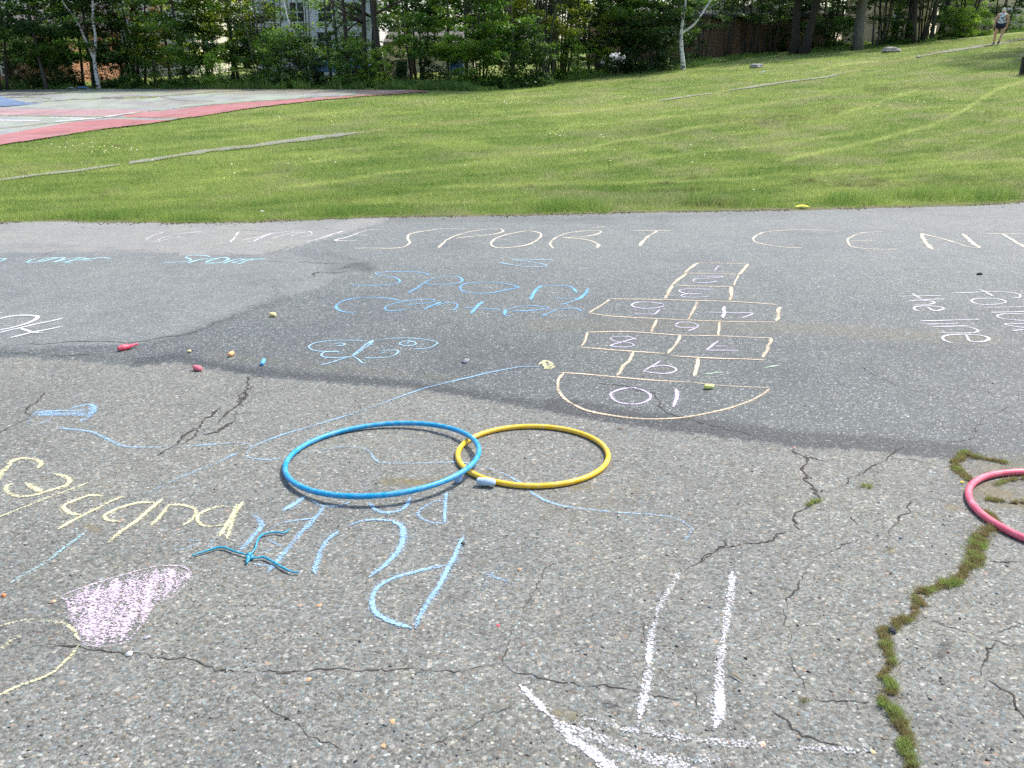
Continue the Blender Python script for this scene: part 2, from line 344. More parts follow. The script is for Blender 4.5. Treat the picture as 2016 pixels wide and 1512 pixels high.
def build_lot():
    tt = np.concatenate([np.linspace(-3, -.86, 24), np.linspace(-.85, .85, 620), np.linspace(.86, 3, 24)])
    rows = np.concatenate([np.linspace(1, 0, 430)])
    V = []; A = []
    # rows in the camera's own depth range are spaced by perspective, the rest coarsely
    yn = 1.0; ys_u = np.linspace(1/yn, 1/12.6, 430); ys = 1/ys_u
    ys = np.concatenate([[-9, -5, -2, 0], ys])
    T_, Y_ = np.meshgrid(tt, ys)
    X_ = T_*np.maximum(Y_, 2.0); ey = edge_y(X_)
    k = np.clip((Y_-9)/(12.6-9), 0, 1); Y_ = np.where(Y_ > 9, 9+k*(ey-9), Y_)
    X = X_.ravel(); Y = Y_.ravel(); Z = -SL*Y
    und = (vnoise(X*.9, Y*.9, 21)-.5)*.006*0
    px, py = project(X, Y, Z); vis = Y > .8
    new = (py < np.interp(px, NL[:, 0], NL[:, 1])+(vnoise(px/14, py/7, 5)-.5)*6) & vis
    pale = inpoly(px, py, PALE)
    new = new & ~pale
    new = new.astype(float)
    dk = np.zeros(len(X))
    def st(line, wd, amp, ay=2.2):
        nonlocal dk
        d = dline(px, py, line, ay); dk = np.maximum(dk, amp*np.exp(-(d/wd)**2))
    low = NEWLOW
    sh = lambda l, d: [(a, b+d) for a, b in l]
    st(sh([q for q in low if 240 < q[0] < 1150], -10), 26, 1.0)
    st(sh([q for q in low if 1050 < q[0] < 1950], -15), 40, 1.45)
    st([(0, 690), (120, 700), (250, 706), (330, 700)], 16, .6)
    st([(270, 712), (330, 712), (420, 722)], 22, .7)
    st([(250, 690), (350, 665), (470, 622), (560, 588)], 16, .5)
    st([(660, 530), (710, 522), (725, 530)], 16, .85)
    st([(640, 500), (700, 512)], 8, .4)
    st([(1200, 430), (760, 434)], 14, .35); st([(1200, 430), (2016, 404)], 12, .2)
    st([(1500, 870), (1700, 880), (1850, 880)], 34, .55)
    st([(1780, 800), (1880, 810)], 40, .35); st([(1930, 860), (2016, 900)], 60, .35)
    st([(2016, 780), (1900, 830)], 26, .25)
    st([(1535, 1380), (1500, 1390)], 0.1, 0); st([(1192, 1388), (1206, 1390)], 9, 1.1, 1.3); st([(1850, 1290), (1862, 1268)], 14, .8, 1.3)
    for l_, w_, a_ in (([(60, 1120), (240, 1090)], 90, .16), ([(-20, 1240), (90, 1230)], 70, .20), ([(880, 1440), (1010, 1470)], 90, .16), ([(420, 1400), (520, 1440)], 70, .18), ([(1640, 1290), (1700, 1400)], 60, .14), ([(1180, 1210), (1300, 1230)], 70, .12), ([(700, 1120), (760, 1180)], 60, .12), ([(1400, 960), (1500, 980)], 80, .12)): st(l_, w_, a_, 1.2)
    dk = dk*np.where((py > 600) & (px > 200) & (new < .5) & (py < 930), .10, 1.0)
    smooth_ = inpoly(px, py, SMOOTHZ)
    mid = new*(~smooth_)*np.clip((py-500)/200, 0, 1)*.42
    dk = np.maximum(dk, mid); dk = np.where(smooth_, np.minimum(dk, .5), dk)
    ms = np.zeros(len(X))
    def mo(line, wd, amp, ay=1.5):
        nonlocal ms
        d = dline(px, py, line, ay); ms = np.maximum(ms, amp*np.exp(-(d/wd)**2))
    mo([(1050, 640), (1300, 640), (1550, 645), (1800, 660), (1960, 668)], 26, .40)
    mo([(760, 948), (850, 950), (870, 945)], 12, .9); mo([(960, 930), (965, 925)], 8, .6); mo([(1130, 962), (1160, 958)], 14, .7); mo([(190, 1040), (175, 1036)], 12, .7)
    mo([(1700, 958), (1712, 960)], 9, 1.0); mo([(1868, 998), (1880, 1000)], 10, .9); mo([(1752, 1085), (1758, 1080)], 9, .8); mo([(1090, 1000), (1160, 1010), (1250, 960)], 60, .28)
    mo([(1640, 930), (1820, 960)], 70, .22); mo([(1180, 1395), (1200, 1400)], 1, 0)
    mo([(1100, 1405), (1130, 1410)], 14, .8, 1.2)
    mo([(410, 700), (700, 728), (900, 745)], 20, .3); mo([(1950, 920), (2016, 925)], 50, .55); mo([(1930, 960), (2016, 990)], 36, .8)
    mask = np.stack([new, dk, ms], 1)
    nr, nc = T_.shape; I = np.arange(nr*nc).reshape(nr, nc)
    F = np.stack([I[:-1, :-1], I[:-1, 1:], I[1:, 1:], I[1:, :-1]], -1).reshape(-1, 4)
    pl = np.where(pale, .8, np.where(smooth_, .30, np.clip((560-py)/120, 0, 1)*.22))*((py < 800) & vis)  # far newer asphalt paled in colour to stand in for grazing sky reflection
    return np.stack([X, Y, Z], 1), F, mask, pl
V, F, mask, pale = build_lot()

# cracks are ribbons inside the lot's own mesh
CR = [  # (photo points, width m, strength)
 ([(84, 772), (74, 790), (58, 800), (48, 812), (60, 822), (46, 828), (26, 838), (0, 852), (-60, 880)], .022, .8),
 ([(495, 737), (488, 760), (478, 786), (462, 803), (440, 822), (428, 835)], .030, 1.0),
 ([(436, 800), (410, 822), (395, 840), (378, 850), (352, 874), (335, 882), (312, 898)], .030, 1.0),
 ([(500, 760), (470, 778), (480, 800)], .02, .7), ([(478, 786), (430, 850), (400, 856)], .035, .5), ([(395, 840), (352, 880)], .03, .8),
 ([(96, 1275), (200, 1283), (262, 1285), (330, 1297), (430, 1318), (500, 1325), (580, 1322), (680, 1316), (760, 1322), (860, 1322), (930, 1316), (990, 1306)], .010, .85),
 ([(200, 1283), (150, 1268), (60, 1275)], .006, .6),
 ([(500, 1326), (500, 1355), (520, 1390), (570, 1415), (600, 1440), (650, 1460), (690, 1490)], .008, .75),
 ([(990, 1306), (1005, 1320), (1060, 1335), (1110, 1345), (1190, 1348), (1250, 1360), (1290, 1370), (1340, 1378)], .010, .85),
 ([(990, 1306), (1000, 1280), (1005, 1240), (1030, 1210), (1042, 1180), (1060, 1150), (1090, 1110), (1130, 1098)], .008, .7),
 ([(1030, 1374), (960, 1405), (900, 1440), (860, 1462), (830, 1470)], .007, .7), ([(830, 1465), (840, 1512), (850, 1560)], .009, .7),
 ([(1135, 1098), (1300, 1092), (1370, 1098)], .006, .4),
 ([(1380, 1108), (1410, 1080), (1460, 1070), (1520, 1062), (1562, 1046), (1575, 1040)], .013, 1.0),
 ([(1575, 1043), (1563, 1030), (1565, 1008), (1590, 998), (1612, 985), (1600, 962), (1585, 935), (1590, 905), (1584, 896)], .022, 1.1),
 ([(1555, 884), (1584, 900), (1610, 905), (1630, 908)], .018, .8), ([(1555, 884), (1500, 872)], .008, .5),
 ([(1612, 985), (1640, 1000), (1668, 1010), (1700, 1040)], .008, .5),
 ([(1660, 955), (1675, 940), (1700, 930), (1760, 890), (1790, 878)], .010, .7),
 ([(1790, 985), (1792, 1010), (1760, 1035), (1745, 1060), (1740, 1070)], .010, .7), ([(1730, 1010), (1740, 1030)], .01, .7),
 ([(1690, 1066), (1640, 1085), (1600, 1105), (1580, 1140), (1552, 1180), (1545, 1200), (1545, 1240)], .009, .7),
 ([(1320, 1190), (1480, 1185), (1550, 1190)], .005, .4), ([(1262, 1218), (1270, 1240), (1276, 1262)], .010, 1.0),
 ([(1555, 1290), (1562, 1310), (1580, 1340), (1588, 1362)], .009, .9), ([(1480, 1262), (1530, 1252), (1620, 1262)], .006, .6),
 ([(1520, 1400), (1560, 1435), (1600, 1455), (1660, 1470), (1690, 1490)], .010, .85), ([(1345, 1320), (1360, 1345), (1370, 1400)], .008, .5),
 ([(1835, 1220), (1870, 1235), (1920, 1250), (1960, 1262), (2016, 1275), (2060, 1290)], .009, .8), ([(1960, 1262), (1945, 1300), (1932, 1330)], .012, .8), ([(1960, 1262), (1990, 1235), (2010, 1225)], .010, .8),
 ([(1945, 1340), (1990, 1370), (2016, 1410), (2040, 1460)], .014, 1.0), ([(1720, 1385), (1640, 1380), (1590, 1375)], .006, .6),
 ([(2016, 1108), (1950, 1105), (1935, 1100)], .012, .8),
 ([(1160, 752), (1230, 760), (1290, 775), (1297, 790), (1310, 812), (1330, 820), (1380, 822)], .012, .9),
 ([(1330, 820), (1400, 838), (1440, 848), (1500, 858)], .010, .7),
 ([(1700, 720), (1740, 745), (1760, 760), (1800, 770), (1850, 784)], .012, .6), ([(1990, 800), (1930, 830), (1920, 850), (1900, 868), (1860, 872)], .014, .6),
 ([(1720, 900), (1800, 905), (1860, 920), (1870, 930)], .008, .6),
 ([(0, 682), (60, 677), (150, 672), (200, 672), (250, 676), (310, 665), (380, 655), (420, 640), (460, 625)], .016, .8),
 ([(0, 694), (60, 697), (130, 700), (180, 700), (230, 695)], .022, .9), ([(-50, 705), (30, 700)], .02, .6),
 ([(340, 670), (390, 690), (400, 690), (460, 682)], .010, .6),
 ([(540, 585), (545, 570), (538, 560), (542, 548)], .02, .8), ([(540, 587), (500, 600), (470, 612)], .012, .5),
 ([(587, 552), (620, 545), (627, 536), (660, 538), (720, 528)], .035, .9), ([(690, 520), (725, 518)], .03, .9), ([(620, 545), (700, 538)], .012, .6),
 ([(700, 525), (660, 530)], .04, .9), ([(300, 493), (240, 494), (180, 492)], .015, .5),
 ([(60, 508), (90, 498), (110, 495), (160, 493)], .025, .6), ([(220, 493), (330, 495)], .02, .6),
 ([(400, 497), (440, 498), (470, 502), (500, 503), (530, 500), (560, 490), (580, 480)], .028, .9),
 ([(400, 453), (480, 453), (560, 455)], .02, .6), ([(420, 481), (480, 482)], .02, .7), ([(500, 514), (560, 516), (640, 519), (680, 518)], .022, .6),
 ([(610, 445), (640, 450), (680, 455)], .03, .7), ([(460, 463), (540, 465)], .02, .6), ([(200, 488), (245, 487)], .02, .6), ([(0, 480), (80, 478)], .02, .4),
 ([(820, 720), (835, 735), (850, 745), (880, 752)], .010, .6), ([(700, 757), (760, 762)], .006, .5),
 ([(1430, 1060), (1404, 1088), (1370, 1112), (1340, 1130)], .01, .9), ([(1620, 940), (1650, 950)], .008, .6),
]
def jag(P3, rough=.16, step=.012, rs=None):
    rs = rs or random
    pts = [np.array(q[:2]) for q in P3]
    while True:
        out = [pts[0]]; ch = False
        for a, b in zip(pts[:-1], pts[1:]):
            L = np.linalg.norm(b-a)
            if L > step*2:
                ch = True; n = np.array([-(b-a)[1], (b-a)[0]]); out.append((a+b)/2+n*rs.uniform(-rough, rough))
            out.append(b)
        pts = out
        if not ch: return np.array(pts)
def ribbon(xy, wd, h, covc, base, VV, FF, CC, jit=.35, taper=True, cov_edge=0.0):
    n = len(xy)
    if n < 2: return base
    d = np.gradient(xy, axis=0); d /= np.linalg.norm(d, axis=1)[:, None]+1e-9; nn = np.stack([-d[:, 1], d[:, 0]], 1)
    u = np.linspace(0, 1, n); tp = np.clip(np.minimum(u, 1-u)*n/3, .25, 1) if taper else np.ones(n)
    w0 = np.asarray(wd)*np.ones(n)
    wl = w0*tp*(1+jit*(RNG.random(n)-.5)*2)/2; wr = w0*tp*(1+jit*(RNG.random(n)-.5)*2)/2
    Lp = xy-nn*wl[:, None]; Rp = xy+nn*wr[:, None]
    for k in range(n):
        for q in (Lp[k], xy[k], Rp[k]): VV.append((q[0], q[1], -SL*q[1]+h))
        CC.extend((cov_edge, covc if not hasattr(covc, '__len__') else covc[k], cov_edge))
        if k:
            b = base+3*k; FF.append((b-3, b-2, b+1, b)); FF.append((b-2, b-1, b+2, b+1))
    return base+3*n
VV, FF, CC = [], [], []; base = 0; rc = random.Random(5)
for i, (pts, wd, stg) in enumerate(CR):
    p3 = [P(a, b) for a, b in pts]; nr_ = p3[0][1] < 5; xy = jag(p3, .12, .012 if nr_ else .05, rc); n = len(xy); xy[1:-1] += RNG.normal(0, .0030 if nr_ else .012, (n-2, 2))
    n = len(xy); wv = wd*.78*(.30+1.2*vnoise(np.arange(n)*.35, np.zeros(n)+i, 2)**1.4); cv = stg*(.55+.75*vnoise(np.arange(n)*.12, np.zeros(n)+i, 6))
    base = ribbon(xy, wv, .0015+.00001*i, cv, base, VV, FF, CC, .8, cov_edge=.10)
    if p3[0][1] < 6:                         # side branches
        for _ in range(max(1, n//22)):
            k = rc.randrange(n); a = rc.uniform(0, 2*pi); L = rc.uniform(.04, .16); q = xy[k]
            b_ = jag([q, q+np.array([cos(a), sin(a)])*L], .2, .015, rc)
            base = ribbon(b_, wd*.35, .0015+.00001*i+.000005, stg*.6, base, VV, FF, CC, .5)
nv = len(V); V2 = np.concatenate([V, np.array(VV)]); F2 = np.concatenate([F, np.array(FF)+nv])
fm = np.concatenate([np.zeros(len(F), int), np.ones(len(FF), int)])
lot = mesh_np("parking_lot", V2, F2, [M_ASPH, M_CRACK], {"mask": np.concatenate([mask, np.zeros((len(VV), 3))]), "pale": np.concatenate([pale, np.zeros(len(VV))]), "cov": np.concatenate([np.zeros(nv), np.array(CC)])}, fmat=fm)
tag(lot, "cracked grey asphalt lot covered in chalk drawings", kind="structure")

# ------------------------------------------------------------------ chalk
def ribbon5(xy, wd, h, covc, base, VV, FF, CC, jit=.25):
    n = len(xy); d = np.gradient(xy, axis=0); d /= np.linalg.norm(d, axis=1)[:, None]+1e-9; nn = np.stack([-d[:, 1], d[:, 0]], 1)
    u = np.linspace(0, 1, n); tp = np.clip(np.minimum(u, 1-u)*n/3, .35, 1); w0 = np.asarray(wd)*np.ones(n)
    wl = w0*tp*(1+jit*(RNG.random(n)-.5)*2)/2; wr = w0*tp*(1+jit*(RNG.random(n)-.5)*2)/2
    for k in range(n):
        c = covc[k]
        for q, cv in ((xy[k]-nn[k]*wl[k], 0), (xy[k]-nn[k]*wl[k]*.55, c*.86), (xy[k], c), (xy[k]+nn[k]*wr[k]*.55, c*.86), (xy[k]+nn[k]*wr[k], 0)):
            VV.append((q[0], q[1], -SL*q[1]+h)); CC.append(cv)
        if k:
            b = base+5*k
            for j in range(4): FF.append((b-5+j, b-4+j, b+1+j, b+j))
    return base+5*n
def catmull(pts, n=8):
    P_ = np.array(pts, float)
    if len(P_) < 3:
        return np.array([P_[0]+(P_[-1]-P_[0])*u for u in np.linspace(0, 1, n)])
    cl = np.allclose(P_[0], P_[-1]); out = []
    for i in range(len(P_)-1):
        p0 = P_[i-1] if i else (P_[-2] if cl else P_[0]*2-P_[1]); p1, p2 = P_[i], P_[i+1]
        p3 = P_[i+2] if i+2 < len(P_) else (P_[1] if cl else p2*2-p1)
        for u in np.linspace(0, 1, n, endpoint=False):
            out.append(.5*((2*p1)+(-p0+p2)*u+(2*p0-5*p1+4*p2-p3)*u*u+(-p0+3*p1-3*p2+p3)*u**3))
    out.append(P_[-1]); return np.array(out)
def Z(x0, y0, k, l): return [(x0+a/k, y0+b/k) for a, b in l]
CHALK = {}
def cm(key, c, gain=1.0):
    if key not in CHALK: CHALK[key] = mat_chalk("chalk_"+key, c, gain)
    return CHALK[key]
_hz = [0.0]; WMUL = 1.85
def chalk(name, strokes, mat, parent=None, width=.022, cov=1.0):
    """strokes: photo polylines or (polyline, width m, cover)"""
    VV, FF, CC = [], [], []; base = 0
    for s in strokes:
        wd, cv = width, cov
        if isinstance(s, tuple): s, wd, cv = (list(s)+[cov])[:3]
        sm = catmull(s, 8); w3 = P(sm[:, 0], sm[:, 1]); xy = w3[:, :2]
        L = np.concatenate([[0], np.cumsum(np.linalg.norm(np.diff(xy, axis=0), axis=1))])
        st = max(.008, wd*.45); n = max(3, int(L[-1]/st)); u = np.linspace(0, L[-1], n)
        xy = np.stack([np.interp(u, L, xy[:, 0]), np.interp(u, L, xy[:, 1])], 1)
        wd = wd*(1.55 if xy[:, 1].mean() < 4.3 else 1.30); k_ = _hz[0] % 12
        wob = (vnoise(u*9, u*0+len(VV)*.37, 31)-.5)*wd*.35; xy = xy+np.stack([wob, wob[::-1]], 1)
        cvv = cv*(.82+.36*vnoise(u*7, u*0+_hz[0], 32))
        wv_ = wd*(.8+.4*vnoise(u*5, u*0+3.1*_hz[0], 33)); base = ribbon5(xy, wv_, .0028+.00012*k_, cvv, base, VV, FF, CC, .22)
        if xy[:, 1].mean() < 4.3: base = ribbon5(xy+RNG.normal(0, wd*.12, 2), wv_*2.1, .0027+.00012*k_, cvv*.62, base, VV, FF, CC, .4)
        _hz[0] += 1
    V_ = np.array(VV); o = V_.mean(0)
    return mesh_np(name, V_, np.array(FF), mat, {"cov": np.array(CC)}, origin=o if parent is None else None, parent=parent)
BLUE, CYAN, WHITE, BEIGE, LAV, YEL, PINKC, LBL = (.20, .45, .72), (.42, .70, .76), (.82, .81, .86), (.80, .68, .50), (.70, .62, .80), (.80, .78, .40), (.78, .60, .76), (.36, .60, .78)
A1, A2, A3, A4, A5 = (0, 430, 5.04), (400, 430, 5.04), (800, 430, 5.04), (1200, 430, 5.04), (1616, 430, 5.04)
C6 = (1000, 600, 3.36); B6 = (560, 620, 3.733); D4 = (0, 780, 4.032); F4 = (340, 940, 4.032); G2 = (980, 1100, 2.52); H4 = (0, 1100, 4.8); K2 = (500, 700, 2.88); R2 = (650, 1000, 2.953); E3 = (1000, 700, 3.36)
CH = "chalk drawing"
o = chalk("chalk_writing", [Z(*A1, l) for l in ([(1450, 212), (1510, 175), (1620, 140)], [(1570, 215), (1640, 185), (1800, 155), (2016, 130)], [(1650, 195), (1830, 180)], [(1500, 240), (1700, 205)])], cm("pale_pink", (.78, .72, .76)), width=.03, cov=1.0)
tag(o, "faint pink white chalk squiggle on the pale asphalt, farthest from the word SPORT", CH)
o = chalk("chalk_writing", [Z(*A2, l) for l in ([(270, 240), (310, 190), (355, 135)], [(390, 215), (560, 185), (690, 150), (860, 132), (1050, 130), (1070, 165), (960, 190)], [(700, 195), (860, 150), (1050, 140)], [(490, 240), (560, 200), (690, 150)], [(870, 180), (950, 150)], [(370, 225), (500, 235), (670, 240)], [(600, 245), (700, 242)])], cm("pale_pink", (.78, .72, .76)), width=.03, cov=1.0)
tag(o, "faint pale pink chalk lettering left of the slash and letter E", CH)
o = chalk("chalk_writing", [Z(*A2, l) for l in ([(1010, 240), (1130, 210), (1270, 165), (1390, 128)], [(1790, 112), (1650, 115), (1560, 140), (1420, 190), (1310, 220), (1530, 225)], [(1500, 168), (1640, 168)])], cm("pale_pink", (.78, .72, .76)), width=.03, cov=1.15)
tag(o, "pale chalk slash and letter E just before the beige word SPORT", CH)
o = chalk("chalk_writing", [[(697, 489), (737, 489), (773, 489), (789, 487.5), (800, 484.5), (807, 478), (803, 472), (802, 467), (808, 461), (830, 456), (865, 451.5), (895, 451), (923, 451)],
    Z(*A3, [(318, 297), (350, 260), (410, 210), (500, 170), (620, 135), (780, 112), (920, 105), (962, 120), (930, 145), (820, 165), (600, 185), (490, 200)]),
    Z(*A3, [(1210, 125), (1320, 145), (1330, 185), (1260, 240), (1150, 275), (1000, 293), (890, 290), (840, 260), (860, 220), (950, 175), (1080, 145), (1210, 125)]),
    (Z(*A3, [(1455, 298), (1430, 270), (1440, 230), (1500, 185), (1620, 145), (1780, 125), (1910, 125), (1920, 145), (1850, 170), (1700, 185), (1530, 198)]), .034, 1.1),
    Z(*A3, [(1550, 195), (1720, 205), (1830, 225), (1890, 250)]), (Z(*A3, [(1885, 248), (1905, 270), (1892, 298)]), .055, 1.2), Z(*A3, [(1835, 95), (1975, 85)]),
    Z(*A4, [(215, 125), (635, 125)]), (Z(*A4, [(475, 125), (380, 185), (330, 230), (300, 278)]), .045, 1.15),
    ], cm("beige", (.74, .66, .52)), width=.032, cov=1.2)
tag(o, "large beige chalk word SPORT along the lawn edge", CH)
o = chalk("chalk_writing", [Z(*A4, [(1945, 297), (1740, 290), (1560, 265), (1460, 240), (1425, 210), (1450, 175), (1540, 140), (1700, 122), (1900, 117), (2096, 120), (2286, 135)]),
    Z(*A5, [(610, 133), (420, 145), (330, 170), (270, 210), (270, 245), (320, 285), (450, 303), (640, 308), (785, 306)]), Z(*A5, [(280, 220), (560, 224)]),
    (Z(*A5, [(1105, 312), (1040, 240), (1000, 180), (1005, 152)]), .055, 1.2), (Z(*A5, [(1005, 152), (1150, 190), (1350, 245)]), .04, 1.15), Z(*A5, [(1350, 245), (1450, 280), (1570, 295)]), (Z(*A5, [(1570, 295), (1500, 240), (1410, 155)]), .055, 1.2),
    Z(*A5, [(1640, 152), (2100, 158)]), (Z(*A5, [(1800, 157), (1900, 215), (2060, 310)]), .045, 1.2)], cm("beige", (.74, .66, .52)), width=.032, cov=1.1)
tag(o, "large beige chalk letters CENT along the lawn edge", CH)
o = chalk("chalk_writing", [Z(*A1, l) for l in ([(365, 400), (270, 437), (410, 432), (540, 400), (640, 395), (600, 415), (510, 440)], [(370, 432), (500, 395), (620, 395)], [(530, 440), (700, 400), (790, 392), (690, 425), (590, 430)], [(620, 445), (730, 445)], [(640, 440), (760, 415), (905, 418)], [(790, 392), (900, 405), (1000, 390), (1100, 400)])] , cm("cyan", CYAN), width=.032, cov=1.15)
tag(o, "pale cyan chalk word scribbled on the smooth asphalt, left of the cyan word SPORT", CH)
o = chalk("chalk_writing", [Z(*A1, [(1590, 447), (1750, 437), (1860, 427), (1890, 410), (1840, 390), (1900, 370), (2016, 370), (2090, 382)]), Z(*A1, [(1860, 447), (1960, 415), (2060, 400), (2140, 398), (2120, 412), (2016, 420)])] +
    [Z(*A2, l) for l in ([(20, 440), (100, 410), (200, 390), (250, 405), (170, 440), (20, 448)], [(190, 455), (280, 420), (370, 405), (400, 415), (290, 440), (350, 445)], [(340, 460), (430, 425), (520, 405)], [(370, 410), (500, 408), (640, 405)])], cm("cyan", CYAN), width=.032, cov=1.15)
tag(o, "pale cyan chalk word SPORT on the smooth asphalt", CH)
o = chalk("chalk_writing", [Z(*A1, l) for l in ([(-40, 950), (20, 935)], [(-80, 1010), (0, 998), (100, 975), (230, 963), (340, 968), (380, 985), (300, 1035), (150, 1080), (0, 1112), (-80, 1125)], [(-80, 1155), (0, 1137), (200, 1087), (400, 1045), (640, 992)], [(65, 1197), (350, 1130), (630, 1073)], [(200, 1090), (350, 1130), (445, 1130)])], cm("white", (.70, .69, .75)), width=.030, cov=1.25)
tag(o, "thick white chalk letters cut off by the left side of the lot", CH)
o = chalk("chalk_writing", [Z(*A2, [(1465, 655), (1600, 668), (1750, 665), (1880, 655), (1945, 630), (1930, 600), (1860, 580), (1760, 570), (1715, 550), (1800, 535), (2016, 530), (2116, 535), (2206, 545), (2256, 570)]),
    (Z(*A3, [(20, 745), (100, 695), (170, 645)]), .030, 1.15), Z(*A3, [(170, 645), (300, 585), (420, 580), (520, 585), (560, 610), (530, 640), (400, 660), (280, 660), (180, 650)]),
    Z(*A3, [(1120, 685), (1000, 655), (880, 640), (740, 635), (600, 650), (540, 680), (550, 720), (640, 742), (800, 745), (930, 725), (1050, 700), (1120, 685)]), (Z(*A3, [(1070, 680), (1125, 685)]), .04, 1.2),
    (Z(*A3, [(1225, 810), (1250, 770), (1290, 710), (1350, 670)]), .036, 1.25), Z(*A3, [(1350, 670), (1480, 668), (1600, 675), (1670, 700)]), (Z(*A3, [(1650, 690), (1690, 740)]), .034, 1.2), Z(*A3, [(1460, 795), (1560, 800), (1700, 795)]), (Z(*A3, [(1660, 820), (1740, 780), (1790, 730), (1805, 700)]), .036, 1.25), (Z(*A3, [(1540, 862), (1660, 822)]), .026, 1.1),
    Z(*A2, [(1530, 935), (1400, 930), (1330, 900), (1320, 870), (1380, 825), (1500, 795), (1680, 785), (1830, 795), (1950, 815)]), (Z(*A2, [(1330, 900), (1320, 870)]), .03, 1.2),
    Z(*A2, [(2016, 860), (2166, 848), (2296, 825), (2226, 805), (2016, 822), (1900, 845), (1810, 880), (1830, 915), (1920, 915), (2016, 908)]),
    (Z(*A3, [(180, 905), (250, 870), (350, 830)]), .03, 1.15), Z(*A3, [(290, 870), (400, 840), (490, 845), (505, 880), (460, 920)]),
    Z(*A3, [(570, 890), (760, 898), (950, 905)]), (Z(*A3, [(760, 825), (700, 880), (650, 950)]), .034, 1.2),
    Z(*A3, [(1030, 925), (1150, 922), (1300, 910), (1410, 895), (1350, 880), (1220, 870), (1100, 885), (1000, 910), (975, 945), (985, 965), (1050, 970)]), (Z(*A3, [(990, 905), (975, 960)]), .035, 1.1),
    (Z(*A3, [(1340, 970), (1420, 940), (1500, 905)]), .028, 1.1), Z(*A3, [(1500, 905), (1620, 895), (1700, 905), (1745, 930)])], cm("blue", BLUE), width=.021, cov=1.15)
tag(o, "bright blue chalk words SPORT Center beside the hopscotch", CH)
o = chalk("chalk_scribble", [Z(*A3, [(1465, 415), (1300, 412), (1050, 412), (1250, 435), (1380, 465), (1360, 482), (1250, 485), (1120, 475), (920, 440)])], cm("light_blue", LBL), width=.024, cov=1.15)
tag(o, "small pale blue zigzag chalk scribble above the blue words", CH)
o = chalk("chalk_butterfly", [Z(*B6, l) for l in ([(600, 192), (480, 188), (330, 192), (220, 210), (178, 235), (210, 262), (300, 270), (420, 270)], [(400, 272), (300, 275), (272, 295), (300, 312), (400, 318), (470, 308)], [(350, 220), (400, 210), (440, 215), (420, 228), (370, 228)], [(385, 285), (430, 285)], [(640, 190), (560, 250), (490, 308)], [(680, 190), (750, 178), (880, 172), (1020, 182), (1110, 200), (1120, 215), (1060, 245), (940, 255)], [(900, 215), (920, 200), (960, 205), (965, 220), (910, 232), (850, 222), (850, 205), (900, 192), (960, 198)], [(700, 270), (760, 262), (830, 265), (825, 290), (760, 312), (640, 320), (585, 315)], [(700, 290), (740, 275)], [(495, 305), (400, 335), (300, 365), (260, 370)], [(500, 305), (540, 330), (570, 355), (600, 358)])] + [(Z(*B6, [(652, 190), (620, 225), (570, 262), (500, 305)]), .030, 1.1)], cm("light_blue", LBL), width=.013, cov=1.2)
tag(o, "light blue chalk butterfly drawn on the darker asphalt", CH)
o = chalk("chalk_writing", [Z(*A1, [(-60, 405), (65, 400), (0, 425)])], cm("cyan", CYAN), width=.032, cov=1.2)
tag(o, "tip of a pale cyan chalk letter cut off by the left side of the lot", CH)
# hopscotch
S = []; W = lambda l, w_=.034, c=1.15: S.append((l, w_, c)); T1 = lambda l: S.append((l, .019, 1.25))
T1(Z(*A4, [(880, 443), (1100, 447), (1380, 455)])); W(Z(*A4, [(880, 443), (800, 495), (740, 545)])); W(Z(*A4, [(760, 545), (690, 605), (630, 660)])); W(Z(*A4, [(625, 660), (590, 730), (555, 798)]))
W(Z(*A4, [(1370, 455), (1330, 510), (1285, 562)])); T1(Z(*A4, [(1280, 565), (1230, 670)])); W(Z(*A4, [(1215, 680), (1205, 750), (1190, 820)]))
T1(Z(*A4, [(740, 545), (1000, 552), (1275, 558)])); T1(Z(*A4, [(650, 665), (900, 675), (1215, 680)]))
T1([(1202, 589)]+Z(*A4, [(300, 805), (600, 812), (900, 820), (1200, 828), (1450, 843), (1670, 858)])); W([(1200, 590), (1180, 604), (1160, 617)], .022); T1([(1160, 617)]+Z(*A4, [(0, 970), (400, 993), (750, 1010), (1100, 1022), (1400, 1030), (1660, 1030)]))
W(Z(*A4, [(1685, 880), (1672, 960), (1660, 1025)])); W(Z(*A4, [(875, 825), (830, 915), (780, 1005)]), .026); W(Z(*A4, [(465, 1005), (440, 1070), (415, 1135)]), .022); W(Z(*A4, [(1095, 1025), (1085, 1090), (1080, 1165)]), .02)
T1([(1157, 655)]+Z(*A4, [(0, 1128), (200, 1128), (400, 1140), (700, 1160), (1100, 1170), (1400, 1182), (1610, 1190)])); W([(1156, 655), (1152, 668), (1145, 683)], .022); T1([(1136, 684), (1200, 689)]+Z(*A4, [(200, 1320), (400, 1335), (560, 1345)])); T1(Z(*A4, [(620, 1368), (900, 1385), (1200, 1395), (1545, 1408)]))
W(Z(*A4, [(1605, 1190), (1570, 1290), (1520, 1385)]), .03); W(Z(*A4, [(705, 1160), (660, 1250), (580, 1345)]), .022)
W([(1248, 693), (1236, 712), (1222, 730), (1214, 741)], .028); W([(1373, 704), (1372, 722), (1366, 742)], .026)
W(Z(*C6, [(330, 450), (500, 460), (720, 480), (950, 500), (1220, 515)]), .018, 1.2); W(Z(*C6, [(1220, 517), (1450, 540), (1740, 552)]), .014)
W(Z(*C6, [(375, 455), (335, 500), (330, 560), (370, 620), (430, 660)]), .024); W(Z(*C6, [(430, 660), (520, 700), (650, 730), (800, 750), (960, 758), (1130, 750), (1300, 725), (1450, 690), (1600, 640), (1690, 590), (1730, 555)]), .016, 1.15)
hop = empty("hopscotch", P(1330, 680)); tag(hop, "peach chalk hopscotch court with lavender numbers 1 to 10", CH)
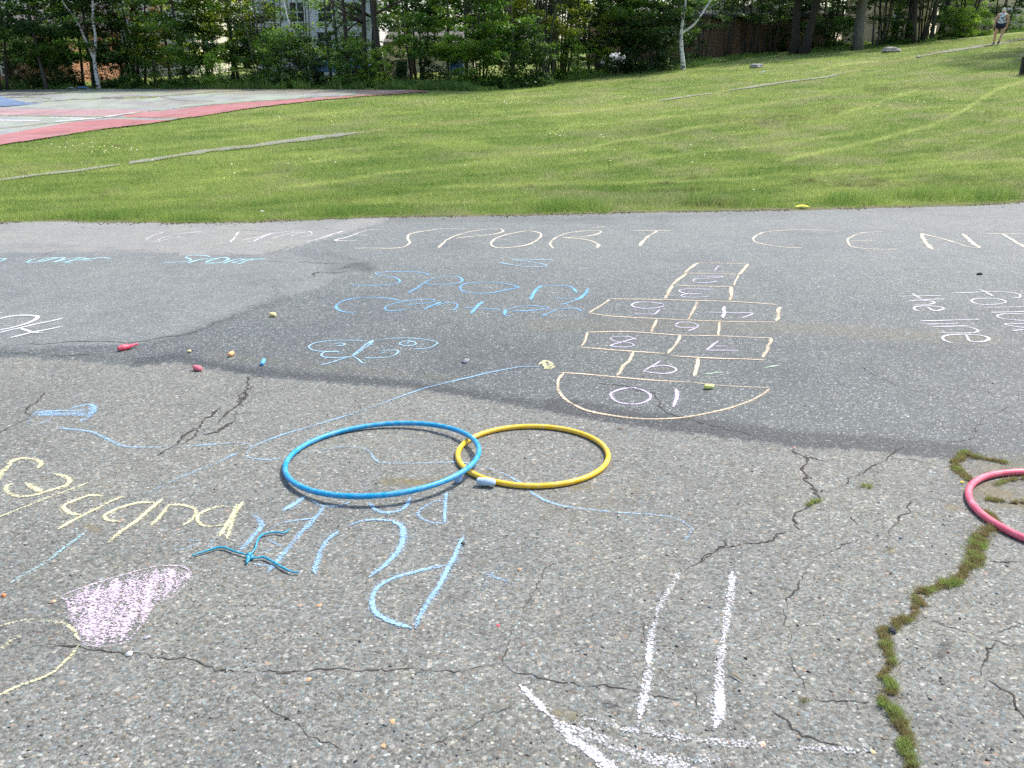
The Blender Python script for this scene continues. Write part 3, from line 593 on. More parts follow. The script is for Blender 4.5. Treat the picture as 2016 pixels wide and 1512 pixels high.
def kid(o, par):
    o.parent = par; o.matrix_parent_inverse = Matrix.Translation(-Vector(par.location)); return o
kid(chalk("grid_line", S, cm("peach", (.74, .60, .43)), parent=hop), hop)
NUM = [[Z(*A4, [(1090, 470), (1035, 525)])],
 [Z(*A4, [(870, 575), (1125, 580), (960, 600), (850, 605), (840, 630), (920, 640), (1080, 628)])],
 [Z(*A4, [(1010, 710), (850, 700), (720, 710), (690, 725), (760, 750), (930, 752)]), Z(*A4, [(930, 752), (760, 755), (710, 770), (760, 785), (900, 785), (1000, 775)])],
 [Z(*A4, [(980, 935), (1200, 940), (1415, 945), (1310, 992)]), (Z(*A4, [(1140, 875), (1130, 990)]), .03, 1.2)],
 [Z(*A4, [(540, 855), (420, 835), (280, 838), (220, 860), (250, 885), (360, 898), (500, 885), (545, 870)]), Z(*A4, [(500, 900), (450, 950), (340, 948), (230, 942)])],
 [Z(*A4, [(650, 1060), (700, 1035), (800, 1035), (870, 1060), (850, 1090), (770, 1120)]), Z(*A4, [(650, 1060), (700, 1085), (800, 1088), (850, 1075)])],
 [Z(*C6, [(1395, 240), (1310, 302)]), Z(*C6, [(1310, 302), (1535, 304)]), Z(*C6, [(1360, 275), (1440, 275)])],
 [Z(*C6, [(850, 222), (760, 248), (682, 268), (700, 278), (780, 283), (830, 272), (800, 254), (720, 245), (680, 228), (715, 213), (800, 213), (850, 234)])],
 [Z(*C6, [(890, 450), (950, 410), (1010, 372)]), Z(*C6, [(940, 415), (1030, 405), (1100, 420), (1110, 440), (1050, 458), (970, 455), (900, 445)])],
 [Z(*C6, [(800, 552), (720, 570), (680, 600), (710, 640), (790, 660), (880, 655), (940, 620), (920, 580), (860, 558), (800, 552)]), (Z(*C6, [(1115, 560), (1115, 620), (1090, 680)]), .015, 1.1)]]
for k, n_ in enumerate(NUM):
    o = kid(chalk("number", n_, cm("lavender", LAV), parent=hop, width=.017 if k < 6 else .015, cov=1.15), hop); o["label"] = "lavender chalk number %d" % (k+1)
o = chalk("chalk_writing", [Z(*A5, l) for l in ([(760, 778), (980, 772), (1195, 768)], [(895, 745), (1000, 798)], [(875, 820), (1050, 808), (1245, 800)], [(1000, 815), (1090, 825), (1120, 840), (1060, 858), (905, 865)], [(1000, 925), (940, 910), (930, 885), (1000, 872), (1100, 872), (1200, 885), (1210, 905), (1150, 918), (1100, 910), (1065, 880)],
    [(985, 1022), (1280, 1012), (1590, 1005)], [(1035, 1052), (1200, 1050), (1370, 1045)], [(1480, 1045), (1525, 1047)], [(1080, 1075), (1280, 1075), (1470, 1070)], [(1400, 1075), (1500, 1090), (1555, 1115), (1520, 1138), (1350, 1142), (1165, 1138)], [(1305, 1240), (1220, 1215), (1205, 1180), (1280, 1160), (1430, 1155), (1580, 1165), (1670, 1195), (1620, 1225), (1500, 1225), (1460, 1190), (1440, 1160)])], cm("white", (.70, .69, .75)), width=.021, cov=1.2)
tag(o, "white chalk words the line, written sideways beside the word follow", CH)
o = chalk("chalk_writing", [Z(*A5, l) for l in ([(1300, 743), (1500, 738), (1700, 730), (1870, 738), (1970, 760), (1970, 785), (1900, 795)], [(1575, 703), (1710, 775)], [(1835, 830), (1760, 800), (1640, 795), (1530, 802), (1495, 825), (1560, 850), (1680, 858), (1800, 845), (1835, 830)], [(1610, 885), (1900, 882), (2150, 876)], [(1685, 937), (1900, 930), (2150, 923)],
    [(2160, 1000), (2160, 970), (2060, 955), (1950, 948), (1820, 950), (1750, 968), (1800, 995), (1950, 1012), (2060, 1015), (2160, 1000)], [(2200, 1040), (1830, 1052), (2016, 1085), (2150, 1090)], [(2150, 1090), (1900, 1118), (2016, 1108), (2150, 1105)])], cm("white", (.70, .69, .75)), width=.021, cov=1.2)
tag(o, "white chalk word follow, written sideways and cut off by the right side", CH)
o = chalk("chalk_mark", [(Z(*C6, [(1290, 460), (1370, 452), (1440, 448)]), .022, 1.0)], cm("green", (.55, .78, .55)), cov=1.1); tag(o, "short pale green chalk dash inside the hopscotch, nearer the peach line", CH, "pale green chalk dashes")
o = chalk("chalk_mark", [(Z(*C6, [(1690, 418), (1800, 403)]), .016, 1.0)], cm("green", (.55, .78, .55)), cov=1.1); tag(o, "short pale green chalk dash just outside the hopscotch", CH, "pale green chalk dashes")
o = chalk("chalk_powder", [(Z(*C6, [(200, 400), (260, 375), (290, 400), (240, 425), (300, 415), (230, 390), (270, 425)]), .03, 1.0), (Z(*C6, [(110, 428), (150, 432)]), .03, .8), (Z(*C6, [(240, 370), (250, 420)]), .03, .9)], cm("yellow", (.84, .80, .46))); tag(o, "crushed yellow chalk powder at the end of the blue line", "chalk powder")
o = chalk("chalk_line", [([(1062, 722), (1020, 724), (960, 735), (890, 752), (835, 766), (760, 792), (690, 817), (635, 834), (587, 848), (540, 862), (500, 880)], .014, .95), (Z(*D4, [(1890, 450), (1700, 540), (1500, 620), (1300, 710)]), .016, .85), (Z(*D4, [(1300, 710), (1100, 800), (950, 860), (870, 900)]), .012, .72)], cm("blue_thin", (.33, .56, .78))); tag(o, "long thin blue chalk line running diagonally past the blue hoop", CH)
o = chalk("chalk_line", [(Z(*D4, [(450, 258), (600, 270), (730, 290), (820, 330), (900, 370), (1000, 400), (1150, 412)]), .017, 1.0), (Z(*D4, [(1150, 412), (1350, 405), (1600, 392), (1850, 375), (1980, 385), (1990, 420), (1960, 480), (2100, 505), (2270, 490)]), .013, .85),
    (Z(*B6, [(140, 1025), (250, 1000), (400, 975), (520, 975), (620, 1005), (660, 1060), (720, 1090), (900, 1095), (1250, 1085), (1380, 1100), (1550, 1145), (1700, 1215), (1800, 1285)]), .012, .85), (Z(*E3, [(130, 890), (200, 940), (300, 985), (450, 1015), (700, 1040)]), .014, .9), (Z(*E3, [(700, 1040), (950, 1055), (1100, 1080), (1200, 1130), (1210, 1170), (1170, 1225)]), .011, .78)], cm("blue_thin", (.33, .56, .78))); tag(o, "winding pale blue chalk line that passes under both linked hoops", CH)
o = chalk("chalk_writing", [(Z(*D4, l), w_, 1.05) for l, w_ in (([(-60, 700), (0, 655), (40, 600), (85, 540)], .028), ([(60, 545), (120, 510), (200, 495), (290, 505), (335, 535), (300, 580)], .022), ([(420, 620), (500, 635), (550, 670), (530, 710), (450, 740), (340, 770)], .018), ([(340, 770), (270, 735), (200, 690)], .024), ([(110, 700), (50, 715), (45, 760), (90, 795), (180, 805), (280, 790), (360, 770)], .018),
    ([(-40, 975), (200, 880), (400, 800), (600, 730), (700, 690)], .014), ([(460, 1060), (600, 980), (780, 890), (900, 830), (990, 795)], .018), ([(830, 795), (720, 790), (600, 830), (510, 870), (510, 900), (570, 935), (650, 940)], .016), ([(860, 1165), (950, 1090), (1080, 1000), (1190, 900), (1290, 820)], .017), ([(1220, 850), (1100, 850), (950, 890), (830, 950), (850, 990), (950, 1000)], .015),
    ([(1180, 1040), (1250, 980), (1340, 870)], .018), ([(1340, 870), (1450, 870), (1560, 900), (1540, 960), (1450, 1030)], .015), ([(1800, 870), (1700, 890), (1600, 930), (1570, 980), (1620, 1030), (1720, 1035), (1820, 1010)], .015), ([(1930, 840), (1880, 920), (1830, 1040), (1800, 1135)], .015), ([(1880, 860), (1840, 960), (1750, 1120)], .015))], cm("yellow", (.84, .80, .46))); tag(o, "pale yellow chalk writing left of the blue letters", CH)
o = chalk("chalk_writing", [(Z(*F4, l), w_, c_) for l, w_, c_ in (([(1050, 150), (980, 210), (890, 270)], .022, 1.1), ([(1100, 180), (1180, 230), (1260, 235), (1350, 220), (1400, 195)], .016, 1.05), ([(1200, 235), (1120, 340), (1000, 470), (900, 590), (820, 680), (750, 760)], .020, 1.0), ([(1130, 325), (950, 350), (850, 370), (770, 420)], .012, .95), ([(740, 480), (830, 530), (880, 550)], .014, .95), ([(830, 560), (740, 590), (670, 610)], .012, .85), ([(650, 690), (780, 700)], .014, .85),
    ([(630, 290), (690, 340), (700, 390), (650, 470), (560, 570), (520, 590)], .022, .95), ([(450, 650), (490, 625)], .014, .8), ([(350, 480), (280, 560)], .016, .85), ([(110, 500), (220, 510)], .012, .85), ([(220, 520), (100, 570), (0, 600)], .011, .85), ([(1320, 430), (1220, 510), (1170, 600), (1130, 700), (1130, 775)], .018, 1.0),
    ([(1390, 400), (1480, 355), (1620, 340), (1760, 350)], .014, 1.0), ([(1740, 340), (1820, 390), (1830, 470), (1780, 590), (1680, 700), (1570, 795)], .020, 1.05), ([(1560, 200), (1600, 250), (1680, 280), (1790, 270), (1860, 230), (1890, 160)], .017, 1.0), ([(1250, 110), (1350, 105), (1430, 135)], .010, .85), ([(880, 105), (950, 105)], .01, .7))] +
    [(Z(*K2, l), w_, 1.05) for l, w_ in (([(1090, 775), (1085, 860), (1085, 950)], .014), ([(1085, 820), (1000, 840), (930, 890), (950, 930), (1020, 950), (1090, 950)], .013))] +
    [(Z(*R2, l), w_, 1.05) for l, w_ in (([(780, 170), (740, 240), (690, 350), (600, 500), (530, 620), (500, 700)], .016), ([(670, 340), (500, 370), (350, 420), (260, 480), (240, 550), (270, 620), (360, 670), (470, 705)], .015))], cm("sky", (.31, .52, .74))); tag(o, "big sky blue chalk capitals written toward the blue hoop", CH)
o = chalk("chalk_mark", [(Z(*R2, l), .013, .75) for l in ([(1020, 320), (930, 400), (880, 500)], [(870, 375), (1070, 440)], [(960, 490), (1040, 490)])], cm("sky", (.31, .52, .74))); tag(o, "faint light blue chalk cross beside the big blue letter", CH)
o = chalk("chalk_drawing", [(Z(*G2, l), w_, c_) for l, w_, c_ in (([(900, 60), (880, 120)], .020, .9), ([(880, 120), (820, 210), (780, 300), (760, 420), (745, 530)], .022, 1.0), ([(745, 530), (740, 640), (720, 730), (710, 800)], .026, .95), ([(1160, 70), (1160, 170), (1130, 280), (1115, 400)], .026, 1.0), ([(1115, 400), (1110, 520), (1100, 650), (1095, 780), (1070, 850)], .027, 1.05), ([(1150, 150), (1200, 140), (1250, 165)], .026, .62),
    ([(110, 630), (180, 710), (250, 780)], .022, .95), ([(250, 780), (310, 850), (380, 920), (460, 980), (560, 1060), (650, 1120)], .034, 1.0), ([(320, 830), (450, 870), (580, 930), (700, 970), (850, 1010), (1000, 1045)], .032, .85), ([(420, 790), (600, 840), (750, 870), (950, 905)], .024, .82), ([(600, 850), (750, 860), (950, 900), (1150, 920), (1400, 945)], .030, .9), ([(1400, 945), (1650, 955), (1850, 960)], .024, .82), ([(700, 980), (1000, 1000), (1250, 1010), (1500, 1015), (1590, 1010)], .034, .62), ([(330, 830), (420, 840)], .05, .8), ([(600, 830), (760, 850)], .045, .7), ([(500, 930), (700, 1000)], .05, .62))], cm("bright_white", (.80, .80, .84), .93)); tag(o, "thick white chalk crown shape on the nearest asphalt", CH)
HEART = Z(*H4, [(560, 370), (700, 310), (900, 240), (1100, 180), (1350, 105), (1500, 75), (1700, 75), (1790, 130), (1760, 220), (1650, 350), (1450, 450), (1330, 480), (1360, 560), (1330, 640), (1250, 740), (1150, 810), (1000, 835), (850, 825), (760, 770), (700, 650), (660, 500), (640, 400), (560, 370)])
hs = [(HEART, .010, .80)]; hp = np.array(HEART)
for k in range(34):                          # scribbled fill
    x = 136+k*6.6
    ys = np.arange(1105, 1285, 3.0); inside = inpoly(np.full(len(ys), x)+(ys-1195)*-.25, ys, hp)
    yy = ys[inside]
    if len(yy) > 4: hs.append(([(x+(y-1195)*-.25+random.uniform(-3, 3), y) for y in np.linspace(yy[0]+3, yy[-1]-3, 5)], .030, random.uniform(.72, .90)))
o = chalk("chalk_heart", hs, cm("pink", (.78, .64, .78))); tag(o, "heart filled in with pale lilac pink chalk", CH)
o = chalk("chalk_outline", [(Z(*H4, l), w_, c_) for l, w_, c_ in (([(-60, 655), (0, 640), (150, 600), (330, 575)], .010, .8), ([(430, 585), (620, 620), (700, 680), (760, 775)], .012, .85), ([(740, 830), (680, 910), (580, 1010), (500, 1080), (350, 1150), (150, 1220), (0, 1290), (-100, 1320)], .011, .85), ([(-60, 920), (0, 870), (100, 790), (210, 740)], .020, .8))], cm("yellow", (.84, .80, .46))); tag(o, "faint yellow chalk outline below the lilac heart", CH)
o = chalk("chalk_line", [(Z(*D4, [(680, 1075), (600, 1150), (490, 1230), (350, 1330), (200, 1410), (80, 1490)]), .015, .8), (Z(*D4, [(340, 1195), (440, 1195), (480, 1230)]), .011, .7)], cm("cyan", CYAN)); tag(o, "short faint cyan chalk line beside the lilac heart", CH)
hm = [(Z(*D4, [(285+0*k, 128+k*9), (450, 118+k*9), (620, 115+k*10), (700, 105+k*12)]), .016, .95) for k in range(5)]
hm += [(Z(*D4, [(560, 105), (650, 75), (720, 70), (750, 110), (720, 160), (640, 205)]), .020, 1.0), (Z(*D4, [(700, 85), (735, 110), (700, 160)]), .03, .9), (Z(*D4, [(290, 120), (240, 180), (230, 225), (330, 215), (420, 180)]), .012, .85)]
o = chalk("chalk_shape", hm, cm("sky", (.31, .52, .74))); tag(o, "blue chalk bone shape shaded in near the left side", CH)
o = chalk("chalk_smudge", [(Z(*D4, [(1060, 30), (1130, 30), (1190, 70)]), .03, .5)], cm("red_pink", (.75, .35, .36))); tag(o, "faint pink chalk smudge on the asphalt behind the blue line", CH)
o = chalk("chalk_smudge", [(Z(*D4, [(930, 1000), (985, 985)]), .03, .9), (Z(*D4, [(970, 970), (950, 1010)]), .02, .9)], cm("orange", (.80, .50, .28))); tag(o, "small orange chalk smudge on the yellow writing", CH)
o = chalk("chalk_smudge", [(Z(*A1, [(1605, 942), (1680, 942)]), .05, .9)], cm("cyan", CYAN)); tag(o, "small pale chalk dab alone on the smooth asphalt", CH)

# ------------------------------------------------------------------ hoops, chalk sticks, bits
def hoop(name, cx, cy, r, tx, ty, tube, mat):
    """a circle of pipe lying on the slope, tipped by tx, ty"""
    n, m_ = 160, 14; base = hypot(tx, ty)*r; V = []
    c = Vector((cx, cy, -SL*cy+tube+.001+base)); ax = Vector((1, 0, tx)).normalized(); ay = Vector((0, 1, ty-SL)).normalized(); nz = ax.cross(ay)
    for i in range(n):
        a = 2*pi*i/n; rr = r*(1+.004*sin(2*a+.6)+.002*sin(3*a)); d = ax*cos(a)+ay*sin(a)
        for k in range(m_):
            b = 2*pi*k/m_; V.append(c+d*(rr+tube*cos(b))+nz*(tube*sin(b)))
    F = [(i*m_+k, ((i+1) % n)*m_+k, ((i+1) % n)*m_+(k+1) % m_, i*m_+(k+1) % m_) for i in range(n) for k in range(m_)]
    o = mesh_np(name, [tuple(v) for v in V], np.array(F), mat, smooth=True, origin=tuple(c)); return o
tag(hoop("hula_hoop", -.5683, 3.3151, .4212, .0396, -.0223, .0118, mat_plastic("blue_plastic", (.001, .285, .56))), "blue plastic hula hoop resting over the edge of the yellow one", "hoop")
tag(hoop("hula_hoop", .0937, 3.3838, .3368, 0, 0, .0118, mat_plastic("yellow_plastic", (.86, .50, .008))), "yellow plastic hula hoop partly under the blue one", "hoop")
tag(hoop("hula_hoop", 2.1821, 2.8019, .3817, 0, 0, .0138, mat_plastic("pink_plastic", (.80, .11, .17))), "pinkish red hula hoop lying on mossy cracks at the side of the lot", "hoop")
def stick(px, py, ang, L, r, c, label, elev=0, cat="chalk stick", h=0):
    if py < 800: L, r = L*.85, r*.82
    """a tapered chunk of pavement chalk; ang is its heading on the ground"""
    q = P(px, py, r); n = 14; V = []; prof = [(0, .55), (.03, .85), (.1, .97), (.5, 1.0), (.88, .9), (.96, .72), (1, .35)]
    for u, k in prof:
        for i in range(n):
            a = 2*pi*i/n; rr = r*k*(1+.09*sin(3*a+u*5)+random.uniform(-.06, .06)); V.append(((u-.5)*L, rr*cos(a), rr*sin(a)))
    F = [(j*n+i, j*n+(i+1) % n, (j+1)*n+(i+1) % n, (j+1)*n+i) for j in range(len(prof)-1) for i in range(n)]+[tuple(range(n))[::-1], tuple((len(prof)-1)*n+i for i in range(n))]
    key = "chalk_body_"+label.split()[0]+label.split()[1]
    mt = bpy.data.materials.get(key) or plain(key, c, .95, .12, 60)
    o = mesh_np("chalk_stick", V, F, mt, smooth=True); o.location = (q[0], q[1], -SL*q[1]+r*.97+.002+h); o.rotation_euler = (-SL*cos(ang), -elev-0, ang)
    return tag(o, label, cat)
stick(957, 951, radians(-12), .080, .0165, (.40, .52, .62), "light blue chalk stick lying against the near side of the yellow hoop", h=.004)
stick(903, 943, radians(70), .04, .0145, (.32, .46, .66), "short blue chalk stub tucked under the edge of the blue hoop", h=0)
stick(518, 713, radians(97), .105, .0150, (.12, .38, .66), "blue chalk stick standing out on the darker asphalt")
stick(389, 725, radians(-30), .070, .020, (.78, .20, .24), "pink chalk chunk at the edge between old and new asphalt")
stick(455, 697, radians(80), .062, .017, (.85, .46, .20), "orange chalk stub between the pink and the blue chalk")
stick(373, 691.5, radians(30), .026, .010, (.80, .62, .32), "tiny pale orange chalk crumb behind the pink chalk")
stick(537, 619.5, radians(-20), .060, .020, (.86, .70, .32), "pale yellow chalk chunk alone on the asphalt left of the blue words")
stick(1396, 761.5, radians(10), .066, .0165, (.72, .72, .24), "yellow green chalk stub on the hopscotch baseline")
def thin(name, pts_px, r, mat, z=.0, parent=None, n=8, rad=None, smooth=True):
    sm = catmull(pts_px, 7); w3 = P(sm[:, 0], sm[:, 1]); pts = [(q[0], q[1], -SL*q[1]+r+.003+z*1.0) for q in w3]
    k = len(pts); rd = [r*(.7+.3*sin(pi*i/(k-1))) for i in range(k)] if rad is None else list(np.interp(np.linspace(0, 1, k), np.linspace(0, 1, len(rad)), rad))
    return MB().tube(pts, rd, n).build(name, mat, parent, smooth)
M_TEAL = mat_plastic("teal_rubber", (.0, .26, .40))
bl = empty("balloon", (0, 0, 0)); tag(bl, "limp teal modelling balloon knotted in the middle with three arms", "balloon")
for l in ([(378, 1099), (405, 1090), (437, 1082), (462, 1090), (492, 1099)], [(492, 1098), (503, 1085), (508, 1068), (520, 1056), (545, 1052), (558, 1054), (571, 1047)], [(492, 1104), (508, 1103), (520, 1102), (540, 1112), (560, 1124), (576, 1131), (590, 1131)]):
    thin("arm", l, .0042, M_TEAL, .003, bl)
kn = MB()
for (a, b), r_ in (((492, 1097), .010), ((497, 1101), .009), ((489, 1103), .009)):
    q = P(a, b); kn.tube([(q[0], q[1]-.012, q[2]+.006), (q[0], q[1], q[2]+.012), (q[0], q[1]+.010, q[2]+.006)], [.004, r_, .004], 8)
kn.tube([tuple(P(490, 1104)+np.array([0, 0, .007])), tuple(P(485, 1112)+np.array([0, 0, .006]))], [.007, .004], 8); kn.build("knot", M_TEAL, bl, True)
M_REDB = mat_plastic("red_rubber", (.72, .05, .10))
b2 = thin("balloon", [(233, 692), (243, 690), (254, 688), (262, 685), (272, 683)], .016, M_REDB, 0, rad=[.012, .022, .015, .008, .009]); tag(b2, "burst pinkish red balloon at the edge of the dark asphalt", "balloon")
kid_ = thin("balloon_flap", [(252, 687), (250, 682)], .008, M_REDB, .004, b2)
def pebble(px, py, size, c, label, h=.55, cat="pebble", name="pebble", terrain=False, seed=0):
    q = G(px, py)[0] if terrain else P(px, py); rs = random.Random(int(px*7+py)+seed); bm = bmesh.new(); bmesh.ops.create_icosphere(bm, subdivisions=3 if terrain else 2, radius=1)
    ph = [rs.uniform(0, 6) for _ in range(6)]
    for v in bm.verts:
        k = 1+.16*sin(v.co.x*3+ph[0])+.14*sin(v.co.y*4+ph[1])+.1*sin(v.co.z*5+ph[2]); v.co = Vector((v.co.x*k*size/2, v.co.y*k*size/2*rs.uniform(.995, 1.0)*.75, v.co.z*k*size/2*h))
    me = bpy.data.meshes.new(name); bm.to_mesh(me); bm.free(); me.materials.append(plain("stone_%d_%d" % (int(px), int(py)), c, .9, .3, 4/size))
    o = bpy.data.objects.new(name, me); COL.objects.link(o); o.location = (q[0], q[1], q[2]+size*h*.3); o.rotation_euler.z = rs.uniform(0, 3)
    return tag(o, label, cat)
pebble(917, 713, .055, (.25, .27, .28), "grey pebble on the dark asphalt right of the butterfly")
pebble(1928, 541, .05, (.03, .03, .03), "black pebble behind the white sideways words")
pebble(912, 1072, .020, (.05, .05, .04), "small dark chip at the tip of the tall blue stroke")
pebble(254, 1289, .022, (.62, .62, .58), "white pebble below the lilac heart")
pebble(104, 1186, .018, (.58, .40, .26), "pale orange chip left of the lilac heart")
pebble(7, 1173, .020, (.72, .24, .10), "bright orange chip at the far left side of the lot")
pebble(629, 1192, .016, (.66, .32, .16), "orange stone chip left of the big blue letter", .3)
pebble(608, 1338, .014, (.66, .34, .18), "orange stone chip beside the long crack", .3)
pebble(1023, 1122, .018, (.50, .30, .20), "rounded brown pink pebble right of the faint blue cross", .35)
pebble(773, 1421, .016, (.64, .34, .18), "orange stone chip near the bottom of the lot", .3)
pebble(755, 1470, .016, (.58, .34, .18), "brown orange stone chip nearest the camera", .3)
pebble(1502, 1466, .019, (.70, .38, .24), "orange chip lying on the white crown line", .3)
pebble(1718, 1480, .016, (.66, .54, .30), "tan chip at the right end of the white crown line", .3)
pebble(290, 1256, .018, (.42, .42, .46), "small grey chip right of the lilac heart")
pebble(981, 1232, .012, (.70, .08, .12), "tiny red speck below the faint blue cross", .3)
pebble(1755, 1245, .034, (.04, .04, .05), "black stone chip in the mossy crack", .5)
# twig, leaf, litter
tw = MB(); a_, b_ = P(1436, 1328), P(1464, 1345); tw.tube([(a_[0], a_[1], a_[2]+.006), ((a_[0]+b_[0])/2, (a_[1]+b_[1])/2+.002, (a_[2]+b_[2])/2+.010), (b_[0], b_[1], b_[2]+.006)], [.0016, .0022, .0014], 6)
tag(tw.build("twig", plain("dry_twig", (.36, .26, .14), .9), None, True), "thin dry twig beside the white crown", "twig")
tw = MB(); a_, b_ = P(1217, 845), P(1228, 848); tw.tube([(a_[0], a_[1], a_[2]+.006), (b_[0], b_[1], b_[2]+.006)], [.003, .002], 6)
tag(tw.build("twig", plain("brown_twig", (.28, .15, .09), .9), None, True), "short brown twig just behind the yellow hoop", "twig")
def leafobj(px, py, L, c, label, rz=0, terrain=False, name="leaf", cat="leaf", wd=.5):
    q = G(px, py)[0] if terrain else P(px, py); V = []; n = 8
    for i in range(n+1):
        u = i/n; ww = sin(pi*min(u*.95+.03, 1))*wd/2*L; V += [((u-.5)*L, -ww, .002+.12*L*sin(pi*u)), ((u-.5)*L, 0, .006+.05*L*sin(pi*u)), ((u-.5)*L, ww, .002+.16*L*sin(pi*u))]
    F = [(3*i+k, 3*i+3+k, 3*i+4+k, 3*i+1+k) for i in range(n) for k in (0, 1)]
    o = mesh_np(name, V, F, plain("leafmat_%d" % int(px), c, .6), smooth=True); o.location = (q[0], q[1], q[2]+.004); o.rotation_euler.z = rz
    sm = o.modifiers.new("thick", 'SOLIDIFY'); sm.thickness = .0015; return tag(o, label, cat)
leafobj(1893, 952, .020, (.80, .60, .03), "small yellow petal beside the pink hoop", .2, name="petal", cat="petal", wd=.7)
leafobj(1563, 884, .02, (.65, .30, .28), "tiny pinkish chip at the top of the dark crack", .4, name="leaf", cat="leaf")
lt = leafobj(1579, 411.5, .23, (.85, .70, .06), "crumpled yellow plastic scrap at the edge of the grass", -.05, name="plastic_scrap", cat="litter", wd=.45); lt.location.z += .03; lt.scale = (1, 1, .6)
leafobj(517, 424, .05, (.8, .8, .78), "small white paper scrap in the grass edge", .4, terrain=True, name="paper_scrap", cat="litter", wd=.8).location.z += .05

# ------------------------------------------------------------------ lawn colour, shared by soil and blades
STREAK = [([(1062, 303), (1149, 295), (1211, 280), (1285, 270), (1372, 250), (1500, 236)], 2.4, 1.0), ([(1543, 317), (1628, 297), (1717, 279), (1833, 248), (1897, 218), (1961, 177), (2016, 160)], 3.0, 1.0),
 ([(1653, 225), (1700, 212), (1750, 195), (1807, 177)], 2.2, .9), ([(1500, 205), (1600, 190), (1700, 170)], 2.2, .5), ([(1602, 141), (1653, 128), (1730, 120)], 2, .9), ([(580, 326), (660, 312), (740, 306)], 2.2, .8), ([(550, 372), (674, 357), (760, 342), (872, 330), (1000, 318)], 2.6, .9),
 ([(872, 369), (1010, 365), (1200, 362), (1500, 352)], 3, .8), ([(1600, 345), (1653, 338), (1756, 333), (1884, 322), (2016, 316)], 4, .8), ([(0, 345), (120, 340), (300, 330)], 3, .5), ([(0, 395), (200, 385), (400, 372)], 3, .6), ([(1210, 325), (1380, 300), (1540, 285), (1680, 262)], 2.4, .6),
 ([(1000, 192), (1100, 188), (1230, 184)], 1.8, .6), ([(1000, 232), (1150, 222), (1300, 202)], 2.0, .9), ([(1100, 250), (1250, 240), (1400, 220), (1540, 200)], 2.2, .4), ([(1800, 330), (1900, 300), (2016, 262)], 3, .5), ([(700, 400), (1000, 398), (1300, 392)], 3, .4), ([(1780, 285), (1880, 262), (2016, 226)], 2.5, .5),
 ([(200, 300), (350, 288), (500, 268)], 2, .4), ([(350, 262), (500, 240), (700, 218)], 3, .4)]
BROWN = [((1590, 357), 26, 3.5, .9), ((1690, 365), 40, 4, .9), ((1733, 358), 16, 3, 1.), ((1770, 365), 20, 3, .6), ((1645, 215), 30, 5, .6), ((1735, 178), 26, 4, .6), ((1640, 222), 14, 3, .8), ((1800, 172), 50, 6, .4), ((1360, 352), 30, 3, .7), ((1310, 361), 14, 2, .9), ((1300, 260), 60, 8, .35), ((1480, 240), 90, 10, .5), ((1550, 232), 60, 8, .5), ((610, 236), 50, 4, .4), ((1020, 165), 40, 3, .3), ((1340, 375), 60, 4, .5), ((690, 398), 40, 3, .5), ((1400, 405), 50, 4, .8), ((200, 388), 20, 3, .5), ((40, 342), 14, 2, .7), ((1900, 360), 60, 5, .3), ((1950, 225), 40, 8, .3), ((1040, 368), 14, 2, 1.), ((232, 289), 18, 3, .8)]
def lawn_col(X, Y, Zz, jitter=None):
    px, py = project(X, Y, Zz)
    base = np.array([.088, .150, .022]); n1 = vnoise(X*.5, Y*.5, 41); n2 = vnoise(X*2.2+.3*Y, Y*1.6, 42); n3 = vnoise((X*.6+Y*.25)*1.2, (Y-.35*X)*5.5, 43)
    n4 = vnoise((X*.5+Y*.2)*2.5, (Y-.30*X)*13, 48); n5 = vnoise((X*.4+Y*.16)*1.8, (Y-.30*X)*24, 49); mx = np.clip(.28*n1+.16*n2+.30*n3+.26*n4+.22*n5-.10, 0, 1)
    c0 = np.array([.145, .240, .050]); c1 = np.array([.365, .440, .120]); c2 = np.array([.37, .36, .19])
    k = np.clip((mx-.27)/.50, 0, 1)[:, None]; c = c0*(1-k)+c1*k
    dry = np.clip((vnoise(X*.9+3, Y*.9, 44)*.6+.4*vnoise(X*3, Y*3, 45)-.50)/.22, 0, 1)*.55
    dry = dry*(.5+.5*np.clip((px-200)/1500, 0, 1))
    stv = np.zeros(len(X))
    for l, wd, a in STREAK:
        x0, x1 = min(q[0] for q in l)-20, max(q[0] for q in l)+20; y0, y1 = min(q[1] for q in l)-25, max(q[1] for q in l)+25
        s_ = (px > x0) & (px < x1) & (py > y0) & (py < y1)
        if s_.any():
            d = dline(px[s_], py[s_], l, 1.0); stv[s_] = np.maximum(stv[s_], a*np.exp(-(d/wd)**2)*(.55+.6*vnoise(px[s_]/25, py[s_]/6, 47)))
    c = c*(1-dry[:, None])+c2*dry[:, None]
    s2 = (stv*.78)[:, None]; c = c*(1-s2)+np.array([.52, .58, .19])*s2
    br = np.zeros(len(X))
    for (bx, by), rx, ry, a in BROWN:
        br = np.maximum(br, a*np.exp(-((px-bx)/rx)**2-((py-by)/ry)**2))
    br = (br*np.clip(vnoise(X*9, Y*9, 46)*2.2-.4, 0, 1))[:, None]; c = c*(1-br)+np.array([.085, .062, .036])*br
    tr = np.exp(-(dline(px, py, TRAIL, 1.0)/3.2)**2)[:, None]*.35; c = c*(1-tr)+np.array([.40, .38, .15])*tr
    return c, px, py
TRAIL = [(-100, 366), (0, 355), (80, 344), (150, 337), (250, 322), (300, 315), (360, 305), (420, 296), (500, 288), (560, 279), (620, 272), (680, 265), (740, 257), (850, 246), (930, 238), (1010, 231), (1080, 224), (1150, 216), (1220, 209), (1290, 200), (1340, 192), (1400, 184), (1470, 173), (1550, 161), (1620, 153), (1690, 138), (1745, 122), (1800, 113), (1860, 102), (1900, 96), (1940, 90), (1975, 84), (2016, 77), (2100, 62)]
